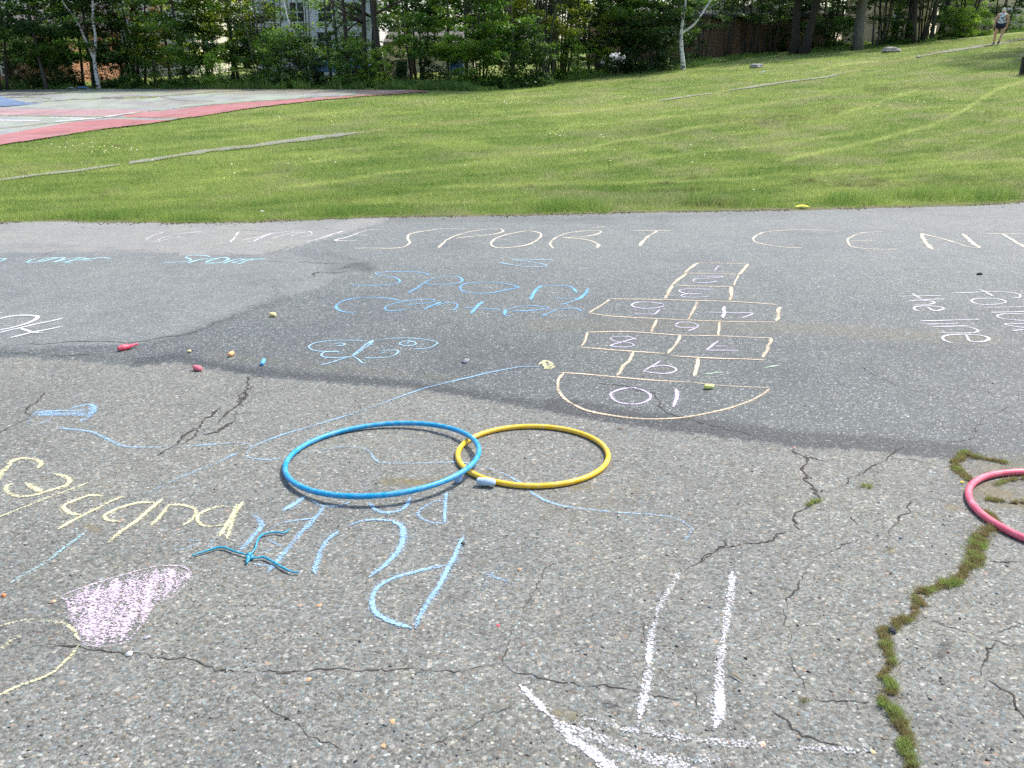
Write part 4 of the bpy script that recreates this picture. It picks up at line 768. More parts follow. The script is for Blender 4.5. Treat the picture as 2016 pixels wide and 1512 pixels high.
def build_terrain():
    tt = np.concatenate([np.linspace(-6, -1.02, 30), np.linspace(-1, 1, 520), np.linspace(1.02, 6, 30)])
    ys = np.concatenate([[-70, -40, -20, -8, 0, 5, 9], 1/np.linspace(1/11.0, 1/75, 330), [80, 90, 105, 125, 160, 220, 300, 420, 600]])
    T_, Y_ = np.meshgrid(tt, ys); X = (T_*np.maximum(Y_, 11)).ravel(); Y = Y_.ravel(); Zz = terr(X, Y)-.012
    Zz = np.where(Y < edge_y(X)-.10, -SL*Y-.03, Zz); Zz = np.where(Y < 0, -.06, Zz)
    c, _, _ = lawn_col(X, Y, Zz); c = c*.62+np.array([.05, .045, .02])*.38; ed_ = np.exp(-((Y-edge_y(X))/.16)**2)[:, None]; c = c*(1-ed_)+np.array([.20, .17, .12])*ed_
    nr, nc = T_.shape; I = np.arange(nr*nc).reshape(nr, nc)
    F = np.stack([I[:-1, :-1], I[:-1, 1:], I[1:, 1:], I[1:, :-1]], -1).reshape(-1, 4)
    tag(mesh_np("ground", np.stack([X, Y, Zz], 1), F, M_GND, {"Col": c}, smooth=True), "mown grass slope", kind="structure")
build_terrain()
# trail of bare gravel showing through the grass
def mat_path():
    m = NT("path_gravel"); p = m.pos(); cov = m.attr("cov").outputs["Fac"]
    m.fin(m.ramp(m.noise(p, 18, 5, .75), [(.3, (.13, .14, .10)), (.5, (.23, .23, .19)), (.7, (.34, .34, .30))]), .95, m.bump(m.noise(p, 60, 3), .02, .8))
    f = m.rng(m.math('SUBTRACT', m.math('MULTIPLY', cov, 1.5), m.noise(m.mapv(p, (1, .5, 1)), 5, 5, .75)), -.05, .12)
    tr = m.n("BsdfTransparent"); x = m.n("MixShader"); m.set(x.inputs[0], m.math('MULTIPLY', f, .85)); m.set(x.inputs[1], tr.outputs[0]); m.set(x.inputs[2], m.b.outputs[0]); m.set(m.out.inputs[0], x.outputs[0]); return m.m
M_PATH = mat_path()
def build_path():
    VV, FF, CC = [], [], []
    TP = np.array(TRAIL, float); seg = [(-100, 240, 3.2), (255, 760, 6.4), (1285, 1420, 2.4), (1420, 1700, 2.8), (1795, 2080, 3.6)]
    for a, b, wpx in seg:
        xs = np.arange(a, b, 6.0); ys = np.interp(xs, TP[:, 0], TP[:, 1]); n = len(xs); u = np.linspace(0, 1, n)
        wp = 1.5*wpx*(.55+.9*vnoise(xs/26, xs*0, 51)); cv = np.clip(np.minimum(u*8+(.5 if a < 300 else 0), (1-u)*4+(.5 if a < 0 else 0)), .2, 1)*(.78+.4*vnoise(xs/18, xs*0, 52))
        up = G(xs, ys-wp/2); lo = G(xs, ys+wp/2); mi = G(xs, ys); b0 = len(VV)
        for i in range(n):
            for q in (up[i], mi[i], lo[i]): VV.append((q[0], q[1], q[2]+.012))
            CC.extend((0, cv[i], 0))
            if i: k = b0+3*i; FF.append((k-3, k-2, k+1, k)); FF.append((k-2, k-1, k+2, k+1))
    tag(mesh_np("path", np.array(VV), np.array(FF), M_PATH, {"cov": np.array(CC)}, smooth=True), "worn gravel path crossing the grass", kind="structure")
    return
build_path()
COURT = [(-300, 330), (0, 287), (100, 272), (200, 256), (300, 244), (350, 236), (420, 226), (480, 216), (560, 206), (640, 197), (720, 190), (780, 186), (848, 181), (820, 178.5), (700, 177.5), (500, 176.5), (300, 176), (150, 176.5), (0, 177.5), (-300, 179)]
# ------------------------------------------------------------------ grass blades
def build_grass():
    N = 620000; tmin, tmax = -.66, .66
    t = RNG.uniform(tmin, tmax, N); u = RNG.random(N)**.9; Y = 1/(1/11.2+(1/58-1/11.2)*u); X = t*Y
    ey = edge_y(X)
    rag = (vnoise(X*6, X*0+2, 63)-.45)*.34; k = (Y > ey+.02+rag-(RNG.random(N)**3)*.12); X, Y = X[k], Y[k]; ey = ey[k]
    Zg = terr(X, Y)-.01; c, px, py = lawn_col(X, Y, Zg)
    ok = ~inpoly(px, py, COURT)
    TP = np.array(TRAIL); dtr = np.abs(py-np.interp(px, TP[:, 0], TP[:, 1])); bare = ((px < 240) | ((px > 255) & (px < 760)) | ((px > 1285) & (px < 1700)) | ((px > 1795))) & (dtr < np.where((px > 255) & (px < 760), 3.0, 1.7)*(.45+1.0*vnoise(px/26, px*0, 51)))
    ok &= ~(bare & (RNG.random(len(X)) < .82)); X, Y, Zg, c, ey, px, py = X[ok], Y[ok], Zg[ok], c[ok], ey[ok], px[ok], py[ok]; n = len(X)
    edge = np.exp(-((Y-ey-.35)/.45)**2)*np.clip(vnoise(X*1.1, Y*1.5, 61)*2.4-.6, 0, 1)*np.clip((px+200)/900, .25, 1)
    clump = vnoise(X*4, Y*4, 62)
    H = (.028+.034*clump+.018*RNG.random(n)+edge*.15)*(1+(Y-11)*.012); tall = RNG.random(n) < .004; H = np.where(tall, H*2.2+.03, H)
    near = np.clip((Y-ey)/.25, .35, 1); H = H*near
    Wd = .0045*(Y/11)**.85*(1+edge*.3)*(.7+.6*RNG.random(n))
    az = RNG.uniform(0, 2*pi, n); lean = RNG.normal(0, .45, n)*H; la = RNG.uniform(0, 2*pi, n)
    dx, dy = np.cos(az)*Wd/2, np.sin(az)*Wd/2*.6
    bx, by = X, Y
    V = np.empty((n, 3, 3)); V[:, 0] = np.stack([bx-dx, by-dy, Zg], 1); V[:, 1] = np.stack([bx+dx, by+dy, Zg], 1); V[:, 2] = np.stack([bx+np.cos(la)*lean, by+np.sin(la)*lean, Zg+H], 1)
    j = (.82+.68*RNG.random(n))[:, None]; c = c*j
    g = np.array([.14, .28, .055]); e = (edge*.4)[:, None]; c = c*(1-e)+g*j*e
    straw = RNG.random(n) < .05; c[straw] = np.array([.48, .44, .22])*j[straw]
    C = np.repeat(c[:, None, :], 3, 1)
    F = np.arange(n*3).reshape(n, 3)
    tag(mesh_np("grass", V.reshape(-1, 3), F, M_BLADE, {"Col": C.reshape(-1, 3)}), "short mown grass covering the slope", "grass", kind="stuff")
build_grass()
def build_flowers():
    CL = [((220, 300), 60, 8, 26), ((160, 292), 50, 6, 12), ((880, 203), 60, 8, 26), ((1030, 205), 40, 6, 16), ((1090, 268), 24, 6, 12), ((640, 245), 60, 14, 10), ((1300, 300), 300, 60, 30), ((1790, 195), 60, 20, 14), ((1730, 218), 40, 10, 8), ((1900, 210), 80, 30, 12), ((500, 340), 300, 30, 18), ((1200, 200), 60, 12, 10), ((930, 196), 30, 5, 8)]
    V, F, C = [], [], []
    for (cx, cy_), rx, ry, n in CL:
        n = n//2+1
        pts = np.stack([RNG.normal(cx, rx*.6, n), RNG.normal(cy_, ry*.6, n)], 1); pts = pts[~inpoly(pts[:, 0], pts[:, 1], COURT)]
        g = G(pts[:, 0], np.maximum(pts[:, 1], 110))
        for q in g:
            r_ = .018*(q[1]/15)**.5; b = len(V); zz = q[2]+.075
            for k in range(6): V.append((q[0]+r_*cos(k*pi/3), q[1]+r_*sin(k*pi/3), zz)); C.append((.75, .72, .30) if (b//7) % 2 else (.8, .8, .74))
            V.append((q[0], q[1], zz+r_*.8)); C.append((.75, .70, .3))
            F += [(b+k, b+(k+1) % 6, b+6) for k in range(6)]
    tag(mesh_np("wildflowers", np.array(V), np.array(F), M_BLADE, {"Col": np.array(C)}), "tiny white and yellow flowers scattered in the grass", "flowers", kind="stuff")
build_flowers()
# ------------------------------------------------------------------ loose grit
def bits(name, X, Y, Zs, S, C, label, cat, flat=.6):
    o6 = np.array([(1, 0, 0), (-.5, .87, 0), (-.5, -.87, 0), (0, 0, 1), (0, 0, -.6)]); f6 = np.array([(0, 1, 3), (1, 2, 3), (2, 0, 3), (1, 0, 4), (2, 1, 4), (0, 2, 4)])
    n = len(X); a = RNG.uniform(0, 2*pi, n); k = RNG.uniform(.6, 1.3, (n, 5, 1)); V = o6[None]*k*S[:, None, None]; V[:, :, 2] *= flat; V[:, :, 0] *= 1.3
    ca, sa = np.cos(a)[:, None], np.sin(a)[:, None]; x = V[:, :, 0]*ca-V[:, :, 1]*sa; y = V[:, :, 0]*sa+V[:, :, 1]*ca
    V = np.stack([x+X[:, None], y+Y[:, None], V[:, :, 2]+Zs[:, None]], -1).reshape(-1, 3); F = (f6[None]+np.arange(n)[:, None, None]*5).reshape(-1, 3)
    tag(mesh_np(name, V, F, M_BLADE, {"Col": np.repeat(C, 5, 0)}), label, cat, kind="stuff")
def build_grit():
    n = 2600; px = RNG.uniform(-40, 2056, n); py = 640+870*RNG.random(n)**.7; q = P(px, py); k = vnoise(q[:, 0]*1.7, q[:, 1]*1.7, 95) > .35; q = q[k]; n = len(q)
    S = .0022+.0045*RNG.random(n)**4; pal = np.array([(.30, .29, .26), (.16, .16, .15), (.42, .41, .38), (.22, .25, .26), (.40, .27, .17), (.06, .05, .05), (.28, .25, .18)]); C = pal[RNG.choice(7, n, p=[.26, .22, .13, .16, .05, .10, .08])]
    bits("grit", q[:, 0], q[:, 1], q[:, 2]+S*.3, S, C, "loose grit scattered over the worn asphalt", "grit")
    n = 2600; x = RNG.uniform(-9, 9, n); y = edge_y(x)-np.abs(RNG.normal(0, .14, n))+.06; k = vnoise(x*2.3, x*0+4, 96) > .3; x, y = x[k], y[k]; n = len(x); S = .006+.012*RNG.random(n)**2
    pal = np.array([(.16, .12, .07), (.24, .21, .13), (.10, .08, .05), (.30, .29, .22), (.14, .19, .06)]); C = pal[RNG.integers(0, 5, n)]
    bits("edge_debris", x, y, -SL*y+S*.3, S, C, "soil crumbs and clippings along the lawn edge", "debris", .5)
build_grit()
# ------------------------------------------------------------------ moss in the wide crack
def build_moss():
    segs = [([(1905, 893), (1893, 905), (1885, 925), (1900, 940), (1915, 948)], .050), ([(1890, 900), (1925, 902)], .04), ([(1940, 905), (1975, 912)], .03), ([(1945, 985), (1975, 988), (2040, 982)], .022), ([(1960, 956), (2030, 946)], .014), ([(1925, 1005), (1955, 1020), (1950, 1040)], .04),
        ([(1945, 1045), (1930, 1060), (1918, 1085), (1920, 1110)], .062), ([(1920, 1110), (1890, 1140), (1850, 1155), (1815, 1168)], .042), ([(1815, 1165), (1810, 1190), (1795, 1212), (1770, 1225), (1740, 1240)], .040), ([(1735, 1245), (1742, 1275), (1745, 1310)], .034), ([(1745, 1310), (1755, 1350), (1760, 1372)], .036), ([(1745, 1365), (1738, 1390)], .03), ([(1745, 1390), (1765, 1415), (1778, 1445), (1782, 1480), (1792, 1530), (1800, 1600)], .036), ([(1578, 1380), (1586, 1382)], .016), ([(1590, 995), (1612, 988)], .012), ([(1752, 1082), (1760, 1085)], .012), ([(1700, 958), (1712, 960)], .014)]
    VV, FF, CC = [], [], []; base = 0; BX, BY = [], []
    for i, (l, wd) in enumerate(segs):
        p3 = [P(a, b) for a, b in l]; xy = jag(p3, .16, .012, rc); n = len(xy); xy[1:-1] += RNG.normal(0, .004, (n-2, 2)); wv = .52*wd*(.5+1.0*vnoise(np.arange(n)*.5, np.zeros(n)+i, 71))
        base = ribbon(xy, wv*1.35, .0036+.0001*i, 1.05, base, VV, FF, CC, .7, cov_edge=.0)
        L = sum(np.linalg.norm(xy[k+1]-xy[k]) for k in range(n-1)); m_ = int(L*wd*420000)
        idx = RNG.integers(0, n, m_); BX.append(xy[idx, 0]+RNG.normal(0, 1, m_)*wv[idx]*.30+RNG.normal(0, .006, m_)); BY.append(xy[idx, 1]+RNG.normal(0, 1, m_)*wv[idx]*.30+RNG.normal(0, .006, m_))
    m = NT("crack_soil"); p = m.pos(); cov = m.attr("cov").outputs["Fac"]; f = m.rng(m.math('SUBTRACT', cov, m.noise(p, 70, 4, .75)), -.05, .12)
    m.fin(m.ramp(m.noise(p, 60, 4, .7), [(.3, (.06, .045, .026)), (.5, (.13, .105, .055)), (.7, (.17, .17, .07))]), .95, m.bump(m.noise(p, 120, 3), .01, 1))
    tr = m.n("BsdfTransparent"); x = m.n("MixShader"); m.set(x.inputs[0], f); m.set(x.inputs[1], tr.outputs[0]); m.set(x.inputs[2], m.b.outputs[0]); m.set(m.out.inputs[0], x.outputs[0])
    X = np.concatenate(BX); Y = np.concatenate(BY); n = len(X); g = vnoise(X*22, Y*22, 72)*.6+.4*vnoise(X*70, Y*70, 73); k = g > .30; X, Y, g = X[k], Y[k], g[k]; n = len(X)
    green = np.clip((g-.46)*4, 0, 1); tuft = np.clip(vnoise(X*9, Y*9, 75)*3-1.7, 0, 1); H = .005+.012*RNG.random(n)*(.4+green)+tuft*.006*RNG.random(n); longb = RNG.random(n) < .02+.05*tuft; H = np.where(longb, H+.013, H)
    az = RNG.uniform(0, 2*pi, n); W_ = .0018; la = RNG.uniform(0, 2*pi, n); ln = H*RNG.uniform(.2, 1.1, n); Zg = -SL*Y+.003
    V = np.empty((n, 3, 3)); V[:, 0] = np.stack([X-np.cos(az)*W_/2, Y-np.sin(az)*W_/2, Zg], 1); V[:, 1] = np.stack([X+np.cos(az)*W_/2, Y+np.sin(az)*W_/2, Zg], 1); V[:, 2] = np.stack([X+np.cos(la)*ln, Y+np.sin(la)*ln, Zg+H], 1)
    j = (.6+.8*RNG.random(n))[:, None]*1.25; gr = green[:, None]; c = (np.array([.25, .21, .095])*(1-gr)+np.array([.25, .32, .09])*gr)*j; c[RNG.random(n) < .08] = (.34, .28, .15)
    nv = len(VV); Vall = np.concatenate([np.array(VV), V.reshape(-1, 3)]); FQ = np.array(FF); FT = np.arange(n*3).reshape(n, 3)+nv
    tag(mesh_np("crack_soil", np.array(VV), FQ, m.m, {"cov": np.array(CC)}), "soil and moss filling the widest crack", "moss", kind="stuff")
    tag(mesh_np("moss", V.reshape(-1, 3), np.arange(n*3).reshape(n, 3), M_BLADE, {"Col": np.repeat(c[:, None, :], 3, 1).reshape(-1, 3)}), "green moss and grass sprouts growing out of the widest crack", "moss", kind="stuff")
build_moss()
# ------------------------------------------------------------------ sport court
def build_court():
    px = np.arange(-300, 870, 3.0); nr = 150; V = []; W_ = []
    cp = np.array(COURT, float); lowx = cp[:13]; upx = cp[12:][::-1]
    T_ = []; Pq = []
    for i, x in enumerate(px):
        lo = np.interp(x, lowx[:, 0], lowx[:, 1])+(vnoise(x/9, .5, 81)-.5)*1.5; up = np.interp(x, upx[:, 0], upx[:, 1])
        if x > 846: continue
        lo = max(lo, up+.3); Pq.append(np.stack([np.full(nr, x), np.linspace(up, lo, nr)], 1))
    Pq = np.array(Pq); sh = Pq.shape[:2]; q = Pq.reshape(-1, 2); g = G(q[:, 0], q[:, 1]); g[:, 2] += .028; x, y = q[:, 0], q[:, 1]
    c = np.tile(np.array([.240, .258, .222]), (len(x), 1))
    gn = vnoise(x/60, y/6, 82); c += (gn-.5)[:, None]*np.array([.03, .07, .04]); c[y < 186] = c[y < 186]*np.array([.92, .90, .80]); pur = (vnoise(x/90, y/5, 83) > .66) & (y > 186); c[pur] = c[pur]*np.array([.92, .9, 1.02])
    red = np.array([.30, .125, .125]); pk = np.array([.30, .195, .195])
    P1 = [(-300, 262), (0, 268), (75, 254), (150, 241), (223, 236), (300, 238), (365, 237), (480, 240), (480, 330), (-300, 400)]
    P2 = [(240, 225), (322, 220), (421, 208), (500, 201), (620, 194), (730, 187), (800, 181), (900, 170), (900, 240), (400, 234), (248, 233)]
    P3 = [(-300, 213), (0, 216), (223, 217), (310, 219.5), (248, 230), (0, 228), (-300, 226)]
    s = inpoly(x, y, P3); c[s] = pk
    s = inpoly(x, y, P1); c[s] = red; s = inpoly(x, y, P2); c[s] = red*1.02
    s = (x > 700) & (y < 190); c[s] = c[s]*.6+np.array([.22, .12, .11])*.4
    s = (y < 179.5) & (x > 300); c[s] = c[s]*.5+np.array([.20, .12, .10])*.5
    fade = (vnoise(x/70, y/3, 84) > .58); rd = (c[:, 0] > .29) & fade; c[rd] = c[rd]*.75+np.array([.30, .22, .23])*.25
    gs = [[(0, 262), (75, 252), (160, 240)]]
    for l, wd in (([(0, 238), (80, 239)], .7), ([(100, 232.5), (186, 235), (240, 226), (310, 218.5), (370, 212)], .6), ([(110, 241), (200, 233)], .6), ([(-200, 232), (0, 237)], .6)):
        c[dline(x, y, l, 1) < wd] = (.45, .45, .44)
    for l, wd in (([(-300, 195), (0, 193.5), (80, 192.5), (100, 196)], .9), ([(32, 206), (150, 197), (310, 193.5)], .8), ([(50, 191), (125, 184), (140, 180)], .7), ([(200, 193.5), (320, 191), (420, 182.5), (500, 180)], .9), ([(-300, 228), (0, 229.5), (100, 230.5), (250, 233), (370, 234.5)], .8), ([(-200, 268), (0, 255.5), (100, 244.5), (223, 232), (272, 223), (370, 212), (500, 201), (620, 194)], .7), ([(318, 193), (350, 199), (420, 201)], .6), ([(590, 193), (650, 191.5), (700, 189)], .7)):
        d = dline(x, y, l, 1); k = d < wd*(.5+vnoise(x/8, y, 85)); gz = vnoise(x/14, y/3, 86); c[k & (gz > .5)] = (.13, .15, .05); c[k & (gz <= .5)] = (.10, .09, .075)
    a, b = sh; I = np.arange(a*b).reshape(a, b); F = np.stack([I[:-1, :-1], I[:-1, 1:], I[1:, 1:], I[1:, :-1]], -1).reshape(-1, 4)
    tag(mesh_np("sports_court", g, F, mat_court(), {"Col": c}), "faded red and pale green painted sport court with grassy cracks", kind="structure")
build_court()
# skate ramp at the left
def skate_ramp():
    L = G([57], [209])[0]; B = G([0], [214.5])[0]; wq = .0
    o = empty("skate_ramp", L); V, F = [], []; n = 12
    back = G([-60], [199])[0]; d = np.array([-1.0, .08]); nrm = np.array([.08, 1.0]); length = 3.4; width = 3.0; x0 = L[0]; y0 = L[1]-.1
    for i in range(n+1):
        u = i/n; xx = x0-u*length; zz = L[2]+.03+1.05*u**2.0
        for wv in (0, 1): V.append((xx+(.0 if wv else -.9*(1-u*0)), y0-1.6+wv*width, zz))
    V0 = len(V)
    for i in range(n+1):
        u = i/n; xx = x0-u*length
        for wv in (0, 1): V.append((xx+(.0 if wv else -.9), y0-1.6+wv*width, L[2]-.02))
    top = [(2*i, 2*i+2, 2*i+3, 2*i+1) for i in range(n)]; sides = [(2*i, V0+2*i, V0+2*i+2, 2*i+2) for i in range(n)]+[(2*i+1, 2*i+3, V0+2*i+3, V0+2*i+1) for i in range(n)]+[(2*n, V0+2*n, V0+2*n+1, 2*n+1)]
    loc = np.array(L); kd = mesh_np("ramp_deck", np.array(V)-loc, top, plain("ramp_blue", (.12, .17, .27), .5, .15, 3), parent=o); ks = mesh_np("ramp_side", np.array(V)-loc, sides, plain("ramp_side_white", (.55, .55, .58), .6), parent=o)
    tag(o, "blue grey curved skate ramp on the painted court", "skate ramp")
skate_ramp()
# ------------------------------------------------------------------ rocks on the lawn, bench
pebble(1489, 133, .75, (.30, .29, .27), "flat grey rock in the grass right of the lone birch", .28, "rock", "rock", True)
pebble(1755, 103, .85, (.34, .30, .26), "weathered pinkish rock in front of the trees below the path", .36, "rock", "rock", True)
pebble(1808, 113, .28, (.34, .33, .30), "small grey stone at the end of the gravel path", .3, "rock", "rock", True)
pebble(790, 155, 1.1, (.07, .055, .045), "dark brown stump mound under the trees behind the court", .7, "stump", "stump", True)
def bench():
    q = G([2030], [146])[0]; o = empty("wooden_bench", q, .15); mt = plain("grey_wood", (.42, .40, .33), .8, .2, 5); dk = plain("dark_wood", (.06, .05, .04), .9, .2, 5)
    for k in range(3): MB().box((.35, -.14+k*.16, .62), (1.5, .13, .045)).build("plank", mt, o, bevel=.006)
    MB().box((.35, .26, .50), (1.5, .05, .06)).build("plank", mt, o, bevel=.006); MB().box((.35, -.26, .50), (1.5, .05, .06)).build("plank", mt, o, bevel=.006)
    for sx in (-.25, .95):
        MB().box((sx, -.15, .24), (.13, .12, .66)).box((sx, .15, .24), (.13, .12, .66)).box((sx, 0, .40), (.12, .4, .12)).build("leg", dk, o)
    tag(o, "weathered wooden plank bench at the right side of the grass", "bench")
bench()
o = leafobj(1504, 146, .28, (.14, .38, .66), "small blue scrap of litter in the grass below the flat rock", .2, terrain=True, name="plastic_scrap", cat="litter", wd=.35); o.location.z += .06
o = leafobj(140, 177.5, .5, (.7, .7, .68), "white scrap at the far edge of the painted court", .2, terrain=True, name="paper_scrap", cat="litter", wd=.35); o.location.z += .06
o = leafobj(162, 178.5, .9, (.10, .22, .45), "blue strip lying at the far edge of the painted court", .0, terrain=True, name="plastic_strip", cat="litter", wd=.2); o.location.z += .06

# ------------------------------------------------------------------ trees
def crown_mesh(name, seed, zmin, zmax, R, nc, nl, leaf, flat=.5, spread=.55, low=1.0):
    r = np.random.default_rng(seed); u = r.random(nc)**1.45; z = zmin+(zmax-zmin)*u
    prof = R*np.where(u < .35, low+(1-low)*u/.35, np.sqrt(np.clip(1-((u-.35)/.68)**2, .05, 1))); a = r.uniform(0, 2*pi, nc); rr = prof*np.sqrt(r.uniform(.12, 1, nc))
    cx, cy_, cz = rr*np.cos(a), rr*np.sin(a), z; cs = spread*r.uniform(.6, 1.35, nc); cb = r.random(nc)
    i = np.repeat(np.arange(nc), nl); n = len(i); g = r.normal(0, 1, (n, 3)); g /= np.linalg.norm(g, axis=1)[:, None]; g *= (r.random(n)**.5)[:, None]
    Pc = np.stack([cx[i]+g[:, 0]*cs[i], cy_[i]+g[:, 1]*cs[i], cz[i]+g[:, 2]*cs[i]*flat], 1)
    nrm = r.normal(0, .75, (n, 3)); nrm[:, 2] = np.abs(nrm[:, 2])+.55; nrm /= np.linalg.norm(nrm, axis=1)[:, None]
    t = np.cross(nrm, r.normal(0, 1, (n, 3))); t /= np.linalg.norm(t, axis=1)[:, None]; b = np.cross(nrm, t); L = (leaf*r.uniform(.6, 1.3, n))[:, None]
    V = np.stack([Pc-t*L*.55, Pc+b*L*.36-nrm*L*.06, Pc+t*L*.55, Pc-b*L*.36-nrm*L*.06], 1).reshape(-1, 3); F = np.arange(n*4).reshape(n, 4)
    leaf_tone = np.clip(.22*r.random(n)+.55*cb[i]+.30*(g[:, 2]+.45), 0, 1)  # chance tone per leaf and clump, plus top light painted towards clump tops
    me = bpy.data.meshes.new(name); me.vertices.add(len(V)); me.vertices.foreach_set("co", V.astype(np.float32).ravel()); me.loops.add(n*4); me.loops.foreach_set("vertex_index", F.astype(np.int32).ravel()); me.polygons.add(n); me.polygons.foreach_set("loop_start", np.arange(0, n*4, 4, dtype=np.int32)); me.update(calc_edges=True)
    at = me.attributes.new("leaf_tone", 'FLOAT', 'POINT'); at.data.foreach_set("value", np.repeat(leaf_tone, 4).astype(np.float32)); me.materials.append(M_LEAF["mid"]); return me
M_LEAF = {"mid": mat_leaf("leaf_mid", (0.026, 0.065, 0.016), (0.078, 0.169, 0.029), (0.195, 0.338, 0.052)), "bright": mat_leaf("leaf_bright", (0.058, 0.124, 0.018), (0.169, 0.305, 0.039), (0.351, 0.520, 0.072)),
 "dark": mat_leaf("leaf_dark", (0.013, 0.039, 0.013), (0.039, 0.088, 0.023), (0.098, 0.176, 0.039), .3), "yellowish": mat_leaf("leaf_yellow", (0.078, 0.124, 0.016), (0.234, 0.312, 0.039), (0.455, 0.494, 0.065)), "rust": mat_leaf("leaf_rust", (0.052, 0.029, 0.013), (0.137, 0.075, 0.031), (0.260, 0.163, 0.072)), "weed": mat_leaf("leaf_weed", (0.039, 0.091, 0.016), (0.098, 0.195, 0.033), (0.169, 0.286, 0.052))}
BARK = mat_bark("bark_grey", (.045, .040, .034), (.13, .12, .10)); BARKD = mat_bark("bark_dark", (.025, .021, .018), (.075, .063, .052)); BIRCH = mat_bark("bark_birch", None, None, True)
def trunk_mesh(name, seed, H, r0, limbs=7, stems=1, lean=.06, mat=None, fork=None):
    rs = random.Random(seed); mb = MB()
    for s in range(stems):
        a0 = 2*pi*s/stems+rs.uniform(-.4, .4); off = Vector((cos(a0), sin(a0), 0))*(r0*(1.2 if stems > 1 else 0)+(.28 if stems > 2 else 0)*rs.random()); ln = Vector((cos(a0), sin(a0), 0))*(lean*(1.6 if stems > 1 else 1)*rs.uniform(.4, 1.4))
        pts = []; n = 9
        for i in range(n):
            u = i/(n-1); pts.append(off+Vector((0, 0, -.25+u*H))+ln*(u*H)+Vector((sin(u*5+a0)*.05*H*.3*rs.uniform(.3, 1), cos(u*4+seed)*.03*H*.3, 0)))
        rr = [r0*(1.35 if i == 0 else 1)*(1-.82*i/(n-1)) for i in range(n)]; mb.tube(pts, rr, 8 if stems < 3 else 6)
        for k in range(limbs if stems < 3 else 3):
            i = rs.randint(3, n-2); p0 = pts[i]; a = rs.uniform(0, 2*pi); L = H*rs.uniform(.18, .32); up = rs.uniform(.25, .9); d = Vector((cos(a), sin(a), up)).normalized()
            q = [p0, p0+d*L*.35, p0+d*L*.7+Vector((0, 0, -.04*L)), p0+d*L+Vector((rs.uniform(-.2, .2), rs.uniform(-.2, .2), .05))]; mb.tube(q, [rr[i]*.55, rr[i]*.4, rr[i]*.25, .008], 5)
            for kk in range(2):
                e = q[rs.randint(1, 2)]; aa = a+rs.uniform(-1, 1); d2 = Vector((cos(aa), sin(aa), rs.uniform(.1, .8))).normalized(); mb.tube([e, e+d2*L*.4], [rr[i]*.22, .006], 4)
    me = bpy.data.meshes.new(name); me.from_pydata(mb.v, [], mb.f); me.update(); me.polygons.foreach_set("use_smooth", [True]*len(me.polygons)); me.materials.append(mat or BARK); return me
CM = {"full": [crown_mesh("crown_full", 100+k, 1.25, 9.0, 2.5, 95, 78, .165, .36, .62, .85) for k in range(3)], "high": [crown_mesh("crown_high", 120+k, 2.7, 11.0, 3.0, 100, 78, .17, .38, .66, .8) for k in range(2)], "light": [crown_mesh("crown_light", 130+k, 1.5, 8.5, 2.0, 75, 40, .14, .4, .5, .8) for k in range(2)],
      "shrub": [crown_mesh("crown_shrub", 140+k, .12, 2.3, 1.25, 60, 60, .11, .6, .38, .9) for k in range(3)], "low": [crown_mesh("crown_low", 150+k, .05, 1.1, .9, 34, 55, .10, .6, .30, 1.0) for k in range(2)], "far": [crown_mesh("crown_far", 160+k, 1.0, 13.0, 4.0, 150, 50, .26, .6, .95, .9) for k in range(2)]}
TM = {"single": [trunk_mesh("trunk_single", 200+k, 7.5, .10, 7) for k in range(3)], "thick": [trunk_mesh("trunk_thick", 210+k, 9.5, .24, 8, mat=BARKD) for k in range(2)], "multi": [trunk_mesh("trunk_multi", 220+k, 6.5, .055, 3, 5, .10) for k in range(3)], "multid": [trunk_mesh("trunk_multidark", 226+k, 7, .07, 3, 4, .07, BARKD) for k in range(2)],
      "twin": [trunk_mesh("trunk_twin", 230, 10, .27, 6, 2, .05, BARKD)], "bush": [trunk_mesh("stem_bush", 240+k, 1.6, .02, 3, 6, .25, BARKD) for k in range(2)], "bigsingle": [trunk_mesh("trunk_big", 245, 9, .17, 7, mat=BARKD)]}
def put(me, name, par, mat=None):
    o = bpy.data.objects.new(name, me); COL.objects.link(o); o.parent = par
    if mat: o.material_slots[0].link = 'OBJECT'; o.material_slots[0].material = mat
    return o
_tc = [0]
def tree(px, py, ck, tk, col, label, group=None, name="tree", sc=1.0, rz=None, pos=None, bark=None, cat=None, csc=None):
    q = np.array(pos) if pos is not None else G([px], [py])[0]
    if pos is None and px < 1000:
        f_ = 1+(2.6 if ck in ('full', 'light', 'high') else 1.2)/q[1]; q = q*f_; q[2] = terr(q[0], q[1])
    i = _tc[0]; _tc[0] += 1
    o = empty(name, q, i*2.399 if rz is None else rz); o.scale = (sc, sc, sc)
    put(TM[tk][i % len(TM[tk])], "stem" if ck in ("shrub", "low") else "trunk", o, bark)
    if ck:
        c = put(CM[ck][i % len(CM[ck])], "foliage" if ck in ("shrub", "low") else "crown", o, M_LEAF[col])
        if csc: c.scale = csc
    return tag(o, label, cat or ("shrub" if ck in ("shrub", "low") else "tree"), group)
BARKG = mat_bark('bark_pale', (.10, .09, .075), (.24, .22, .19))
TL = "trees along the far side of the court"; TR = "trees at the top of the slope"
